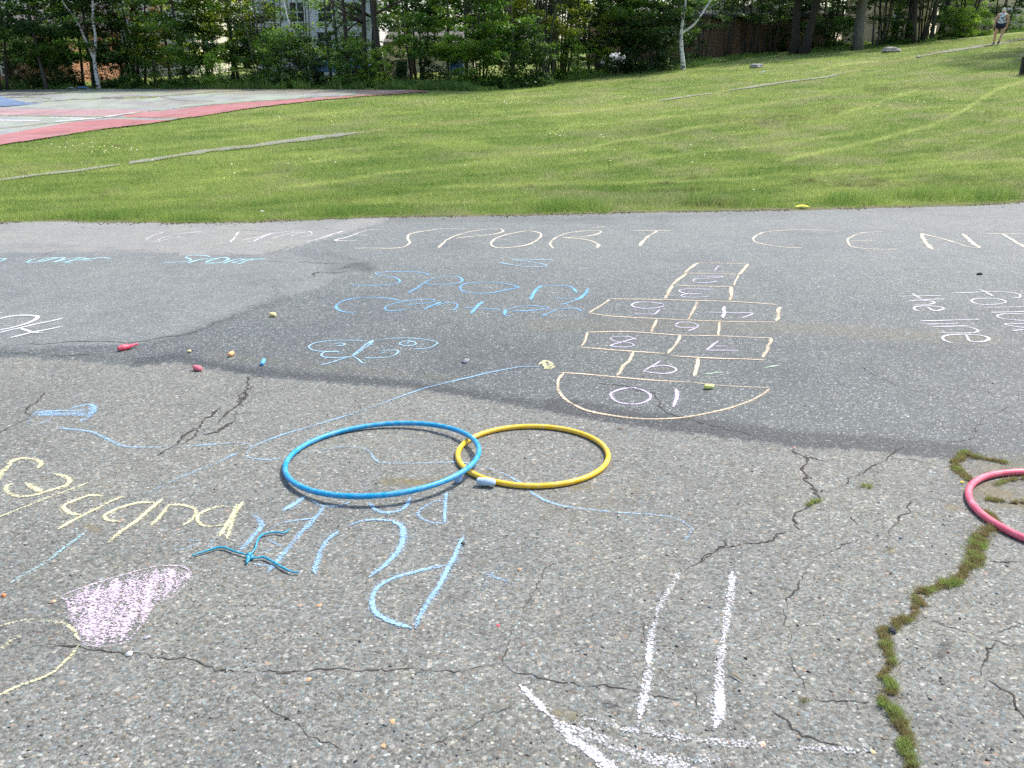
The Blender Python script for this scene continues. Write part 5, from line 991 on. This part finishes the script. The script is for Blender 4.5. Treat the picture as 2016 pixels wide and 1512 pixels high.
# front rank behind the court, left to right
for px, py, ck, tk, col, sc, label in [
 (-90, 178, "full", "single", "dark", 1.0, None), (28, 172, "full", "thick", "dark", 1.05, "dark green tree with a thick dark trunk at the left side"),
 (110, 172, "full", "multid", "mid", .95, "olive green tree left of the white forked birch"), (165, 174, "light", "single", "mid", .9, None),
 (262, 173, "full", "multid", "rust", .95, "tree with rust brown leaves beside the white forked birch"), (335, 173, "full", "single", "yellowish", .95, "bright green maple right of the rust brown tree"),
 (415, 174, "full", "multi", "bright", .9, "leafy green tree with thin grey stems behind the court"), (470, 173, "full", "single", "yellowish", .85, "yellow green tree behind the middle of the court"),
 (545, 174, "light", "multi", "mid", .95, "tree with sparse leaves in front of the white house, left one"), (605, 168, "light", "multi", "bright", .9, None), (668, 173, "light", "single", "mid", 1.0, None), (738, 170, "light", "bigsingle", "bright", 1.0, "tall dark trunk tree at the corner of the white house"),
 (815, 150, "high", "thick", "dark", 1.0, "dark spreading tree over the shaded gap"), (880, 172, "full", "single", "mid", .95, "dense green tree right of the shaded gap"), (945, 177, "full", "multi", "bright", .95, "bright maple at the end of the court"),
 (1010, 172, "full", "single", "mid", .9, None), (1072, 160, "high", "multi", "yellowish", .80, "many-stemmed tree with yellow green leaves"), (1100, 156, "light", "multi", "mid", .85, None), (1165, 150, "light", "multid", "yellowish", .8, "low branching tree with layered yellow green leaves"),
 (1240, 142, "high", "multid", "mid", .8, None), (1300, 138, "high", "multid", "dark", .85, "dark tree just left of the lone white birch")]:
    tree(px, py, ck, tk, col, label or "green leafy tree in the row behind the court", None if label else TL, sc=sc)
# second rank
k = 0
for px in list(range(-140, 1330, 82)):
    if 560 < px < 770: continue
    z = 46+RNG.uniform(0, 4); t = (px-1008)/1640/.95; pos = (t*z, z, float(terr(t*z, z)))
    ck, tk = (("full", "multid"), ("high", "single"), ("full", "single"))[k % 3]; tree(0, 0, ck, tk, ("dark", "mid", "dark", "mid")[k % 4], "dark green tree deeper in the wood behind the court", "trees deeper in the wood", sc=1.05, pos=pos); k += 1
# right-hand wood at the top of the slope
for px, py, ck, tk, col, sc, label in [(1408, 108, "high", "single", "mid", .9, "slim dark tree right of the lone white birch"), (1470, 108, "high", "multid", "mid", .85, "cluster of thin dark stems behind the flat rock"), (1448, 104, "high", "multid", "dark", .85, None), (1380, 118, "high", "multid", "dark", .7, "dark sapling cluster just right of the lone white birch"), (1520, 106, "high", "multid", "dark", .72, None), (1545, 100, "full", "multid", "dark", .7, None), (1425, 100, "high", "multid", "dark", .62, None), (1495, 100, "high", "multid", "dark", .62, None),
 (1576, 106, "high", "twin", "mid", 1.0, "thick dark double trunked tree"), (1684, 98, "high", "twin", "bright", .95, "thick grey tree whose trunk forks near the ground"), (1630, 92, "full", "multid", "dark", .8, None), (1740, 88, "light", "multid", "mid", .9, None), (1790, 84, "high", "thick", "dark", 1.35, "dark tree where the path meets the wood"), (1830, 80, "high", "single", "mid", 1.35, None), (1880, 72, "full", "multid", "mid", .7, None), (1920, 66, "full", "single", "bright", .6, "bright green bushy tree behind the walking person"), (2030, 50, "light", "single", "mid", .7, None), (2110, 66, "full", "single", "bright", .8, None), (2200, 100, "full", "thick", "mid", 1.0, None)]:
    big = tk == 'twin'; tree(px, py, ck, tk, col, label or "green tree in the wood at the top of the slope", None if label else TR, sc=sc, bark=BARKG if px == 1684 else None, csc=(1.45, 1.45, 1.25) if big else None)
for kx, (px, z, col) in enumerate([(1480, 66, "dark"), (1560, 62, "dark"), (1650, 64, "mid"), (1720, 66, "dark"), (1790, 66, "mid"), (1850, 70, "dark"), (2010, 84, "mid"), (2090, 78, "mid")]):
    t = (px-1008)/1640/.95; tree(0, 0, "full" if kx % 2 else "high", "multid", col, "shaded tree deeper in the wood on the slope", "trees deeper in the upper wood", sc=1.0, pos=(t*z, z, float(terr(t*z, z))))
# trees beside the frame that shade the upper slope
for X_, Y_ in ((28.8, 41.5), (33, 42.5), (31, 37.5)):
    tree(0, 0, "high", "thick", "mid", "tall tree on the slope beyond the bench", "trees beyond the bench", pos=(X_, Y_, float(terr(X_, Y_))), sc=1.5)
# far wood closes the horizon
for k in range(34):
    x = -75+k*5.0+RNG.uniform(-1.5, 1.5); z = 84+RNG.uniform(0, 14); tree(0, 0, "far", "thick", ("dark", "mid", "dark")[k % 3], "distant tree closing the view behind the houses", "distant trees behind the houses", pos=(x, z, float(terr(x, z))), sc=1.1)
# birches
def birch(px, py, pts, label, light=True, r0=.09, crown=None, name="birch_tree"):
    """pts: photo points of each stem, first stem starts at the ground"""
    q = G([px], [py])[0]; o = empty(name, q); mb = MB(); Y = q[1]
    for i, (l, ra, rb) in enumerate(pts):
        pp = []
        for a, b in l:
            x, y, z = pdir(a, b); t = Y/float(y); pp.append((float(x)*t-q[0], (random.uniform(-.1, .1) if b < py-3 else 0), ZC+float(z)*t-q[2]))
        pp = [tuple(v) for v in catmull(pp, 4)] if len(pp) > 2 else pp
        if i == 0: pp[0] = (pp[0][0], pp[0][1], -.2)
        mb.tube(pp, list(np.linspace(ra, rb, len(pp))), 8)
    mb.build("trunk", BIRCH, o, True)
    if crown:
        c = put(CM[crown][0], "crown", o, M_LEAF["mid"]); c.location = (.3, .9, 1.9); c.scale = (.8, .6, .85)
    return tag(o, label, "birch")
birch(1345, 137, [([(1345, 137), (1343, 115), (1341, 90), (1341, 66), (1343, 45), (1347, 25), (1350, -10), (1352, -50)], .13, .035), ([(1341, 66), (1362, 52), (1375, 36), (1390, 14), (1401, -4), (1412, -40)], .065, .04)], "lone white birch forking above the grass", crown="light")
birch(195, 174, [([(195, 174), (191, 145), (185, 122), (184, 108), (187, 90), (186, 65), (184, 40), (181, 10), (180, -40)], .12, .05), ([(184, 120), (175, 95), (165, 70), (152, 45), (138, 25), (128, 8), (110, -30)], .08, .03)], "white forked birch with stems leaning left", crown="light")
birch(615, 171, [([(615, 171), (613, 160), (610, 145), (603, 120), (590, 90), (578, 62), (570, 45), (560, 10), (552, -30)], .05, .022)], "thin leaning birch in front of the white house")
birch(305, 171, [([(305, 171), (303, 120), (293, 80), (284, 50), (277, 30), (273, 5), (270, -40)], .08, .06), ([(277, 30), (262, 5), (250, -20)], .04, .02)], "pale birch stem among the rust brown leaves")
# shrubs and saplings in front of the trunks
SH = [(1395, 112, "dark", .6), (1440, 106, "dark", .7), (1530, 103, "dark", .7), (1320, 134, "dark", .9), (1360, 118, "dark", .7), (570, 172, "mid", 1.0), (640, 172, "dark", 1.0), (690, 172, "mid", .9), (520, 172, "mid", 1.2), (20, 175, "mid", .8), (70, 174, "dark", 1.0), (120, 175, "dark", 1.1), (170, 175, "mid", .8), (225, 175, "dark", .9), (285, 175, "mid", 1.1), (330, 175, "bright", 1.0), (385, 175, "mid", 1.1), (440, 176, "bright", .8), (500, 175, "mid", 1.0), (560, 175, "mid", 1.1), (610, 174, "dark", 1.0), (655, 174, "dark", 1.0), (700, 175, "mid", .9), (745, 174, "bright", .7), (900, 172, "mid", 1.0), (935, 175, "bright", 1.0), (985, 176, "mid", 1.0), (1030, 170, "dark", 1.1), (1120, 156, "bright", .8), (1165, 150, "bright", .75), (1215, 146, "dark", 1.15), (1255, 143, "dark", 1.1), (1285, 141, "dark", .9), (1650, 96, "mid", .8), (1745, 88, "mid", .7), (1775, 86, "mid", .6), (1868, 76, "mid", .8), (1895, 74, "bright", .8), (1925, 70, "bright", .7), (1950, 62, "mid", .9), (2000, 60, "mid", .6), (1610, 98, "dark", .8), (820, 160, "dark", .9), (860, 165, "dark", .9), (780, 165, "dark", .6)]
for i, (px, py, col, sc) in enumerate([q for j_, q in enumerate(SH) if q[0] > 1000 or j_ % 3]):
    tree(px, py, "shrub", "bush", col, "%s green shrub at the foot of the trees" % {"mid": "mid", "dark": "dark", "bright": "bright"}[col], "%s shrubs at the foot of the trees" % col, name="shrub", sc=sc*1.0)
tree(1990, 58, "shrub", "bush", "bright", "bush with white blossom behind the path", name="flowering_bush", sc=.8)
for px, py, tk, sc in ((1062, 163, "multi", .9), (1082, 160, "multi", .85), (1108, 156, "multid", .85), (1135, 154, "single", .6), (1432, 112, "multid", .9), (1462, 108, "multi", .9), (1490, 108, "multid", .85), (1722, 92, "multi", .8), (1770, 86, "multi", .8), (1812, 84, "multid", .8), (655, 172, "single", .8), (683, 172, "bigsingle", .8), (722, 172, "bigsingle", .9), (752, 172, "bigsingle", 1.0), (240, 172, "single", .7), (520, 173, "multi", .8)):
    tree(px, py, None, tk, None, "leafless cluster of slim stems among the trees", "bare stems among the trees", name="sapling", sc=sc, cat="sapling")
def undergrowth():
    N = 60000; line = np.array([(-120, 178), (0, 176.5), (200, 176), (500, 176.5), (750, 177), (850, 178), (950, 180), (1000, 176), (1060, 170), (1120, 160), (1200, 151), (1300, 141), (1345, 137), (1400, 126), (1500, 112), (1600, 104), (1700, 97), (1800, 87), (1870, 78), (1950, 68), (2040, 60)], float)
    px = RNG.uniform(-120, 2040, N); off = RNG.random(N)**1.3*np.interp(px, [0, 850, 1000, 1350, 2016], [9, 14, 15, 16, 10]); py = np.interp(px, line[:, 0], line[:, 1])-off
    ok = (vnoise(px/22, py/5, 91) > .28); px, py, off = px[ok], py[ok], off[ok]; g = G(px, py); n = len(g)
    H = (.14+.42*vnoise(px/18, py/4, 92)*RNG.random(n))*np.interp(px, [0, 900, 1400, 2016], [1.1, 1.2, .7, .7]); W_ = .02+.03*RNG.random(n); az = RNG.uniform(0, 2*pi, n); la = RNG.uniform(0, 2*pi, n); ln = H*RNG.uniform(0, .7, n)
    V = np.empty((n, 3, 3)); z = g[:, 2]-.02; V[:, 0] = np.stack([g[:, 0]-np.cos(az)*W_/2, g[:, 1]-np.sin(az)*W_/2, z], 1); V[:, 1] = np.stack([g[:, 0]+np.cos(az)*W_/2, g[:, 1]+np.sin(az)*W_/2, z], 1); V[:, 2] = np.stack([g[:, 0]+np.cos(la)*ln, g[:, 1]+np.sin(la)*ln, z+H], 1)
    j = (.6+.8*RNG.random(n))[:, None]; c = np.array([.10, .19, .045])*j; m_ = RNG.random(n) < .3; c[m_] = np.array([.20, .28, .08])*j[m_]
    tag(mesh_np("undergrowth", V.reshape(-1, 3), np.arange(n*3).reshape(n, 3), M_BLADE, {"Col": np.repeat(c[:, None, :], 3, 1).reshape(-1, 3)}), "long weeds along the foot of the trees", "weeds", kind="stuff")
undergrowth()
# ------------------------------------------------------------------ houses behind the trees
GLASS = NT("window_glass").fin((.03, .035, .04), .08, Specular_IOR_Level=.6); WTRIM = plain("white_trim", (.72, .72, .70), .6, .05)
def at(px, row, Y):
    x, y, z = pdir(px, row); t = Y/float(y); return float(x)*t, ZC+float(z)*t
def window(par, x, z, wd, ht, yf):
    f = MB(); t_ = .09
    for c, d in (((x, yf, z+ht/2+t_/2), (wd+2*t_, .08, t_)), ((x, yf, z-ht/2-t_/2), (wd+2*t_, .10, t_)), ((x-wd/2-t_/2, yf, z), (t_, .08, ht)), ((x+wd/2+t_/2, yf, z), (t_, .08, ht)), ((x, yf-.002, z), (wd, .05, .05)), ((x, yf-.004, z), (.05, .05, ht))): f.box(c, d)
    fo = f.build("window", WTRIM, par); MB().box((x, yf+.02, z), (wd, .03, ht)).build("pane", GLASS, fo)
def house(name, x0, x1, Y, zb, zt, depth, wallm, roofm, wins, label, roof=True, gable=1.8):
    o = empty(name, ((x0+x1)/2, Y, zb)); cx, w_ = 0, x1-x0; h = zt-zb
    MB().box((0, depth/2, h/2-.3), (w_, depth, h+.6)).build("wall", wallm, o)
    r = MB(); e = .5; r.add([(-w_/2-e, -e, h), (w_/2+e, -e, h), (w_/2+e, depth+e, h), (-w_/2-e, depth+e, h), (-w_/2-e, depth/2, h+gable), (w_/2+e, depth/2, h+gable), (-w_/2-e, -e, h+.18), (w_/2+e, -e, h+.18), (w_/2+e, depth+e, h+.18), (-w_/2-e, depth+e, h+.18)], [(0, 3, 2, 1), (0, 1, 7, 6), (2, 3, 9, 8), (6, 7, 5, 4), (8, 9, 4, 5), (0, 6, 4, 9, 3), (1, 2, 8, 5, 7)]); r.build("roof", roofm, o)
    for wx, wz, ww, wh in wins: window(o, wx-(x0+x1)/2, wz-zb, ww, wh, -.045)
    return tag(o, label, "house")
SHING = plain("roof_shingle", (.10, .095, .09), .9, .2, 3)
Y0 = 60.0; xa, _ = at(500, 50, Y0); xb, _ = at(746, 50, Y0); wz = []
for px in (530, 585, 640, 700):
    for row in (82, 24, -34):
        x, z = at(px, row, Y0); wz.append((x, z, .9, .7 if row == 82 and px == 700 else 1.15))
house("white_house", xa, xb, Y0, 0.6, 9.5, 9, mat_siding("siding_lilac", (.76, .73, .72)), SHING, wz, "white sided house seen between the trees")
xa, _ = at(748, 50, 62); xb, _ = at(930, 50, 62); _, zt = at(800, 88, 62); house("bright_ground_block", xa, xb, 62, .6, zt, 7, mat_siding("siding_cream", (.70, .62, .44)), SHING, [(at(860, 104, 62)[0], at(860, 104, 62)[1], .5, .6)], "low cream building shape standing in for bright ground beside the white sided house", gable=1.2)  # cream building shape added to stand in for bright sunny ground
xa, _ = at(-200, 50, 58); xb, _ = at(128, 50, 58); house("brick_house", xa, xb, 58, .3, 3.35, 8, mat_brick("brick_tan", (.42, .20, .10), (.34, .17, .09)), SHING, [(at(16, 132, 58)[0], at(16, 132, 58)[1], .8, .9), (at(-90, 132, 58)[0], at(-90, 132, 58)[1], .8, .9)], "tan brick house with a white window behind the dark tree")
xa, _ = at(-60, 50, 68); xb, _ = at(380, 50, 68); house("cream_house", xa, xb, 68, .4, 7.4, 8, mat_siding("siding_cream2", (.68, .64, .52)), SHING, [(at(p_, r_, 68)[0], at(p_, r_, 68)[1], .9, 1.2) for p_ in (60, 150, 240, 330) for r_ in (50, 118)], "tall cream house behind the rust brown tree")
xa, _ = at(1180, 50, 64); xb, _ = at(1640, 50, 64); zb = float(terr((xa+xb)/2, 64)); house("bungalow", xa, xb, 64, zb-.6, at(1200, 34, 64)[1], 9, mat_brick("brick_orange", (.22, .11, .055), (.15, .08, .045)), SHING, [(at(p_, 52, 64)[0], at(1200, 52, 64)[1], 1.2, .9) for p_ in (1330,)], "orange brick bungalow with a white eave beyond the slope", gable=1.0)
xa, _ = at(1735, 20, 74); xb, _ = at(1835, 20, 74); zb = float(terr((xa+xb)/2, 74)); house("tan_house", xa, xb, 74, zb-1, at(1780, 8, 74)[1]+1.5, 8, mat_siding("siding_tan", (.62, .46, .28)), SHING, [(at(1770, 40, 74)[0], at(1770, 40, 74)[1], .8, .9)], "tan house glimpsed between thin stems on the slope")
xa, _ = at(1935, 10, 80); xb, _ = at(2180, 10, 80); zb = float(terr((xa+xb)/2, 80)); house("pink_house", xa, xb, 80, zb-1, at(1980, 12, 80)[1]+1.2, 8, mat_siding("siding_peach", (.74, .60, .42)), plain("roof_pink", (.45, .28, .25), .8), [(at(1990, 30, 80)[0], at(1990, 30, 80)[1], .9, .9)], "peach coloured house behind the walking person")
# parked car behind the trees
def car():
    Y = 56; x, z = at(662, 126, Y); zg = float(terr(x, Y)); o = empty("parked_car", (x, Y, zg), 0)
    bp = mat_plastic("car_blue", (.03, .12, .36)); dk = plain("tyre_rubber", (.02, .02, .02), .8)
    pr = [(-2.1, .35), (-2.15, .75), (-1.9, .92), (-1.1, 1.0), (-.55, 1.42), (.65, 1.45), (1.35, 1.02), (2.0, .92), (2.15, .7), (2.1, .35)]; n = len(pr); V = [(a, s, b) for s in (-.82, .82) for a, b in pr]
    MB().add(V, [tuple(range(n)), tuple(range(n, 2*n))[::-1]]+[(i, n+i, n+(i+1) % n, (i+1) % n) for i in range(n)]).build("body", bp, o, bevel=.05)
    for a, b, c_, d in ((-.95, -.5, .0, 1.36), (.05, .1, .95, 1.36)): MB().add([(a, -.84, 1.02), (c_ if a < 0 else 1.1, -.84, 1.02), (-.02 if a < 0 else .66, -.84, 1.36), (-.52 if a < 0 else .05, -.84, 1.36), (a, -.83, 1.02), (c_ if a < 0 else 1.1, -.83, 1.02), (-.02 if a < 0 else .66, -.83, 1.36), (-.52 if a < 0 else .05, -.83, 1.36)], [(0, 1, 2, 3), (7, 6, 5, 4), (0, 4, 5, 1), (1, 5, 6, 2), (2, 6, 7, 3), (3, 7, 4, 0)]).build("window", GLASS, o)
    for a in (-1.3, 1.35):
        for s in (-.80, .80): MB().tube([(a, s-.1, .32), (a, s+.1, .32)], .32, 18).build("wheel", dk, o, True)
    tag(o, "blue parked car in front of the white sided house", "car")
car()
x, z = at(792, 135, 50); zg = float(terr(x, 50)); o = empty("wheeled_bin", (x, 50, zg)); gm = plain("bin_green", (.01, .05, .035), .5)
MB().add([(-.27, -.3, .06), (.27, -.3, .06), (.27, .3, .06), (-.27, .3, .06), (-.33, -.36, .95), (.33, -.36, .95), (.33, .36, .95), (-.33, .36, .95)], [(0, 3, 2, 1), (4, 5, 6, 7), (0, 1, 5, 4), (1, 2, 6, 5), (2, 3, 7, 6), (3, 0, 4, 7)]).build("body", gm, o, bevel=.03); MB().box((0, 0, .995), (.72, .78, .06)).build("lid", gm, o, bevel=.02)
MB().tube([(-.3, .3, .1), (.3, .3, .1)], .1, 12).build("wheel", plain("bin_wheel", (.02, .02, .02)), o); tag(o, "dark green wheeled bin beside the low cream building shape", "bin")
x, z = at(1212, 92, 54); zg = float(terr(x, 54)); V = []; n = 9
for i in range(n):
    for j in range(n):
        u, v = i/(n-1)*2-1, j/(n-1)*2-1; V.append((x+u*.95, 54+v*.7, zg+.9*(1-abs(u)**4*.85)*(1-abs(v)**4*.9)*(1+.06*sin(i*2.1+j*1.3))-.02))
I = np.arange(n*n).reshape(n, n); F = np.stack([I[:-1, :-1], I[1:, :-1], I[1:, 1:], I[:-1, 1:]], -1).reshape(-1, 4)
tag(mesh_np("tarpaulin", np.array(V), F, plain("tarp_grey", (.38, .40, .42), .5, .15, 4), smooth=True), "grey tarpaulin thrown over a heap behind the trees", "tarpaulin")
x, z = at(898, 108, 54); zg = float(terr(x, 54)); o = MB().box((0, 0, .6), (.75, .6, 1.2)).box((0, 0, 1.23), (.85, .7, .07)).build("rain_barrel", plain("barrel_blue", (.02, .06, .30), .5), bevel=.06); o.location = (x, 54, zg); tag(o, "dark blue plastic tub half hidden by leaves", "tub")

# ------------------------------------------------------------------ the walking person
def person():
    q = G([1963], [88])[0]; o = empty("person", q); H = 1.62
    # joints: x right, y forward (away from the camera), z up; seen from behind, mid-stride
    J = {"pel": (0, 0, .92), "sp": (0, .0, 1.10), "ch": (.0, .01, 1.27), "nk": (.01, .02, 1.40), "hd0": (.01, .03, 1.47), "hd1": (.01, .03, 1.56),
         "lh": (-.10, 0, .88), "lk": (-.12, .16, .50), "la": (-.10, .20, .08), "lt": (-.10, .36, .035), "rh": (.10, 0, .88), "rk": (.11, -.03, .49), "ra": (.01, -.26, .13), "rt": (.0, -.12, .035),
         "ls": (-.17, .01, 1.35), "le": (-.25, -.06, 1.07), "lw": (-.26, .04, .84), "rs": (.18, .01, 1.35), "re": (.27, .02, 1.08), "rw": (.28, .13, .85)}
    Rr = {"pel": (.155, .12), "sp": (.145, .11), "ch": (.16, .11), "nk": (.055, .055), "hd0": (.075, .085), "hd1": (.078, .09), "lh": (.095, .095), "lk": (.062, .062), "la": (.038, .042), "lt": (.035, .028), "rh": (.095, .095), "rk": (.062, .062), "ra": (.038, .042), "rt": (.035, .028), "ls": (.055, .055), "le": (.042, .042), "lw": (.028, .028), "rs": (.055, .055), "re": (.042, .042), "rw": (.028, .028)}
    E = [("pel", "sp"), ("sp", "ch"), ("ch", "nk"), ("nk", "hd0"), ("hd0", "hd1"), ("pel", "lh"), ("lh", "lk"), ("lk", "la"), ("la", "lt"), ("pel", "rh"), ("rh", "rk"), ("rk", "ra"), ("ra", "rt"), ("ch", "ls"), ("ls", "le"), ("le", "lw"), ("ch", "rs"), ("rs", "re"), ("re", "rw")]
    for s, wn_ in ((-1, "lw"), (1, "rw")):
        wx, wy, wz_ = J[wn_]; J[wn_+"p"] = (wx, wy+.03, wz_-.07); Rr[wn_+"p"] = (.030, .016); E.append((wn_, wn_+"p"))
        for k in range(4): n_ = wn_+"f%d" % k; J[n_] = (wx, wy+.00+.018*k, wz_-.145+.008*abs(k-1.5)); Rr[n_] = (.009, .009); J[n_+"b"] = (wx-s*.012, wy+.02+.018*k, wz_-.175+.01*abs(k-1.5)); Rr[n_+"b"] = (.008, .008); E += [(wn_+"p", n_), (n_, n_+"b")]
        J[wn_+"t"] = (wx-s*.03, wy+.07, wz_-.09); Rr[wn_+"t"] = (.010, .010); E.append((wn_+"p", wn_+"t"))
    skin = plain("skin", (.66, .38, .27), .6, .08, 6)
    def sk(name, keys, edges, mat, scale=1.0, rr=None, root=None, sub=2, shift=(0, 0, 0)):
        me = bpy.data.meshes.new(name); idx = {k: i for i, k in enumerate(keys)}; me.from_pydata([tuple(np.array(JJ[k])+np.array(shift)) for k in keys], [(idx[a], idx[b]) for a, b in edges], []); me.update(); me.materials.append(mat)
        ob = bpy.data.objects.new(name, me); COL.objects.link(ob); ob.parent = o; md = ob.modifiers.new("skin", 'SKIN'); md.use_smooth_shade = True
        for k in keys:
            v = me.skin_vertices[0].data[idx[k]]; a, b = (rr or Rr)[k]; v.radius = (a*scale, b*scale)
        me.skin_vertices[0].data[idx[root or keys[0]]].use_root = True; s_ = ob.modifiers.new("sub", 'SUBSURF'); s_.levels = sub; s_.render_levels = sub; return ob
    JJ = J; body = sk("body", list(J), E, skin, root="pel")
    # clothes
    JJ = {"a": (0, 0, .89), "b": (0, 0, 1.02), "c": (0, 0, 1.16), "d": (0, .01, 1.30), "e": (.0, .01, 1.37), "f": (-.10, .01, 1.39), "g": (.11, .01, 1.39)}
    RT = {"a": (.185, .145), "b": (.178, .138), "c": (.170, .130), "d": (.172, .122), "e": (.12, .075), "f": (.045, .05), "g": (.045, .05)}
    m = NT("patterned_cloth"); n_ = m.noise(m.obj(), 14, 4, .7); top = m.fin(m.ramp(n_, [(.40, (.06, .07, .10)), (.46, (.45, .46, .50)), (.52, (.90, .90, .92))]), .85)
    sk("tank_top", list(JJ), [("a", "b"), ("b", "c"), ("c", "d"), ("d", "e"), ("e", "f"), ("e", "g")], top, rr=RT)
    JJ = {"a": (0, 0, .90), "l": (-.10, .0, .86), "l2": (-.115, .05, .70), "r": (.10, 0, .86), "r2": (.108, -.01, .70)}; RT = {"a": (.17, .135), "l": (.105, .11), "l2": (.095, .10), "r": (.105, .11), "r2": (.095, .10)}
    sk("shorts", list(JJ), [("a", "l"), ("l", "l2"), ("a", "r"), ("r", "r2")], plain("navy_cloth", (.02, .025, .05), .9, .1, 20), rr=RT)
    hair = plain("white_hair", (.88, .84, .74), .8, .15, 40)
    JJ = {"a": (.01, .015, 1.49), "b": (.01, .02, 1.565), "c": (.01, -.01, 1.625), "d": (.01, -.01, 1.665)}; RT = {"a": (.075, .080), "b": (.088, .095), "c": (.035, .035), "d": (.028, .028)}
    sk("hair", list(JJ), [("a", "b"), ("b", "c"), ("c", "d")], hair, rr=RT)
    shoe = plain("sneaker", (.08, .08, .10), .7, .2, 30); sole = plain("sole", (.7, .7, .7), .7)
    for nm, (ax, ay, az), pt in (("shoe", (-.10, .20, .055), 0), ("shoe", (.0, -.27, .075), .35)):
        bm = bmesh.new(); bmesh.ops.create_uvsphere(bm, u_segments=14, v_segments=9, radius=1)
        for v in bm.verts: v.co = Vector((v.co.x*(.048 if v.co.y > 0 else .040), v.co.y*.14+.05, max(v.co.z, -.55)*(.055 if v.co.y > 0 else .07)))
        bmesh.ops.rotate(bm, verts=bm.verts, matrix=Matrix.Rotation(-pt, 3, 'X'), cent=(0, .12, 0)); me = bpy.data.meshes.new(nm); bm.to_mesh(me); bm.free(); me.materials.append(shoe); me.polygons.foreach_set("use_smooth", [True]*len(me.polygons)); s_ = bpy.data.objects.new(nm, me); COL.objects.link(s_); s_.parent = o; s_.location = (ax, ay, az)
        so_ = MB().box((0, .05, -.038), (.085, .27, .022)).build("sole", sole, s_, bevel=.008)
    o.rotation_euler.z = radians(-18); o.scale = (1.16, 1.16, 1.04)
    tag(o, "person with white hair in patterned tank top and dark shorts walking up the path", "person")
person()
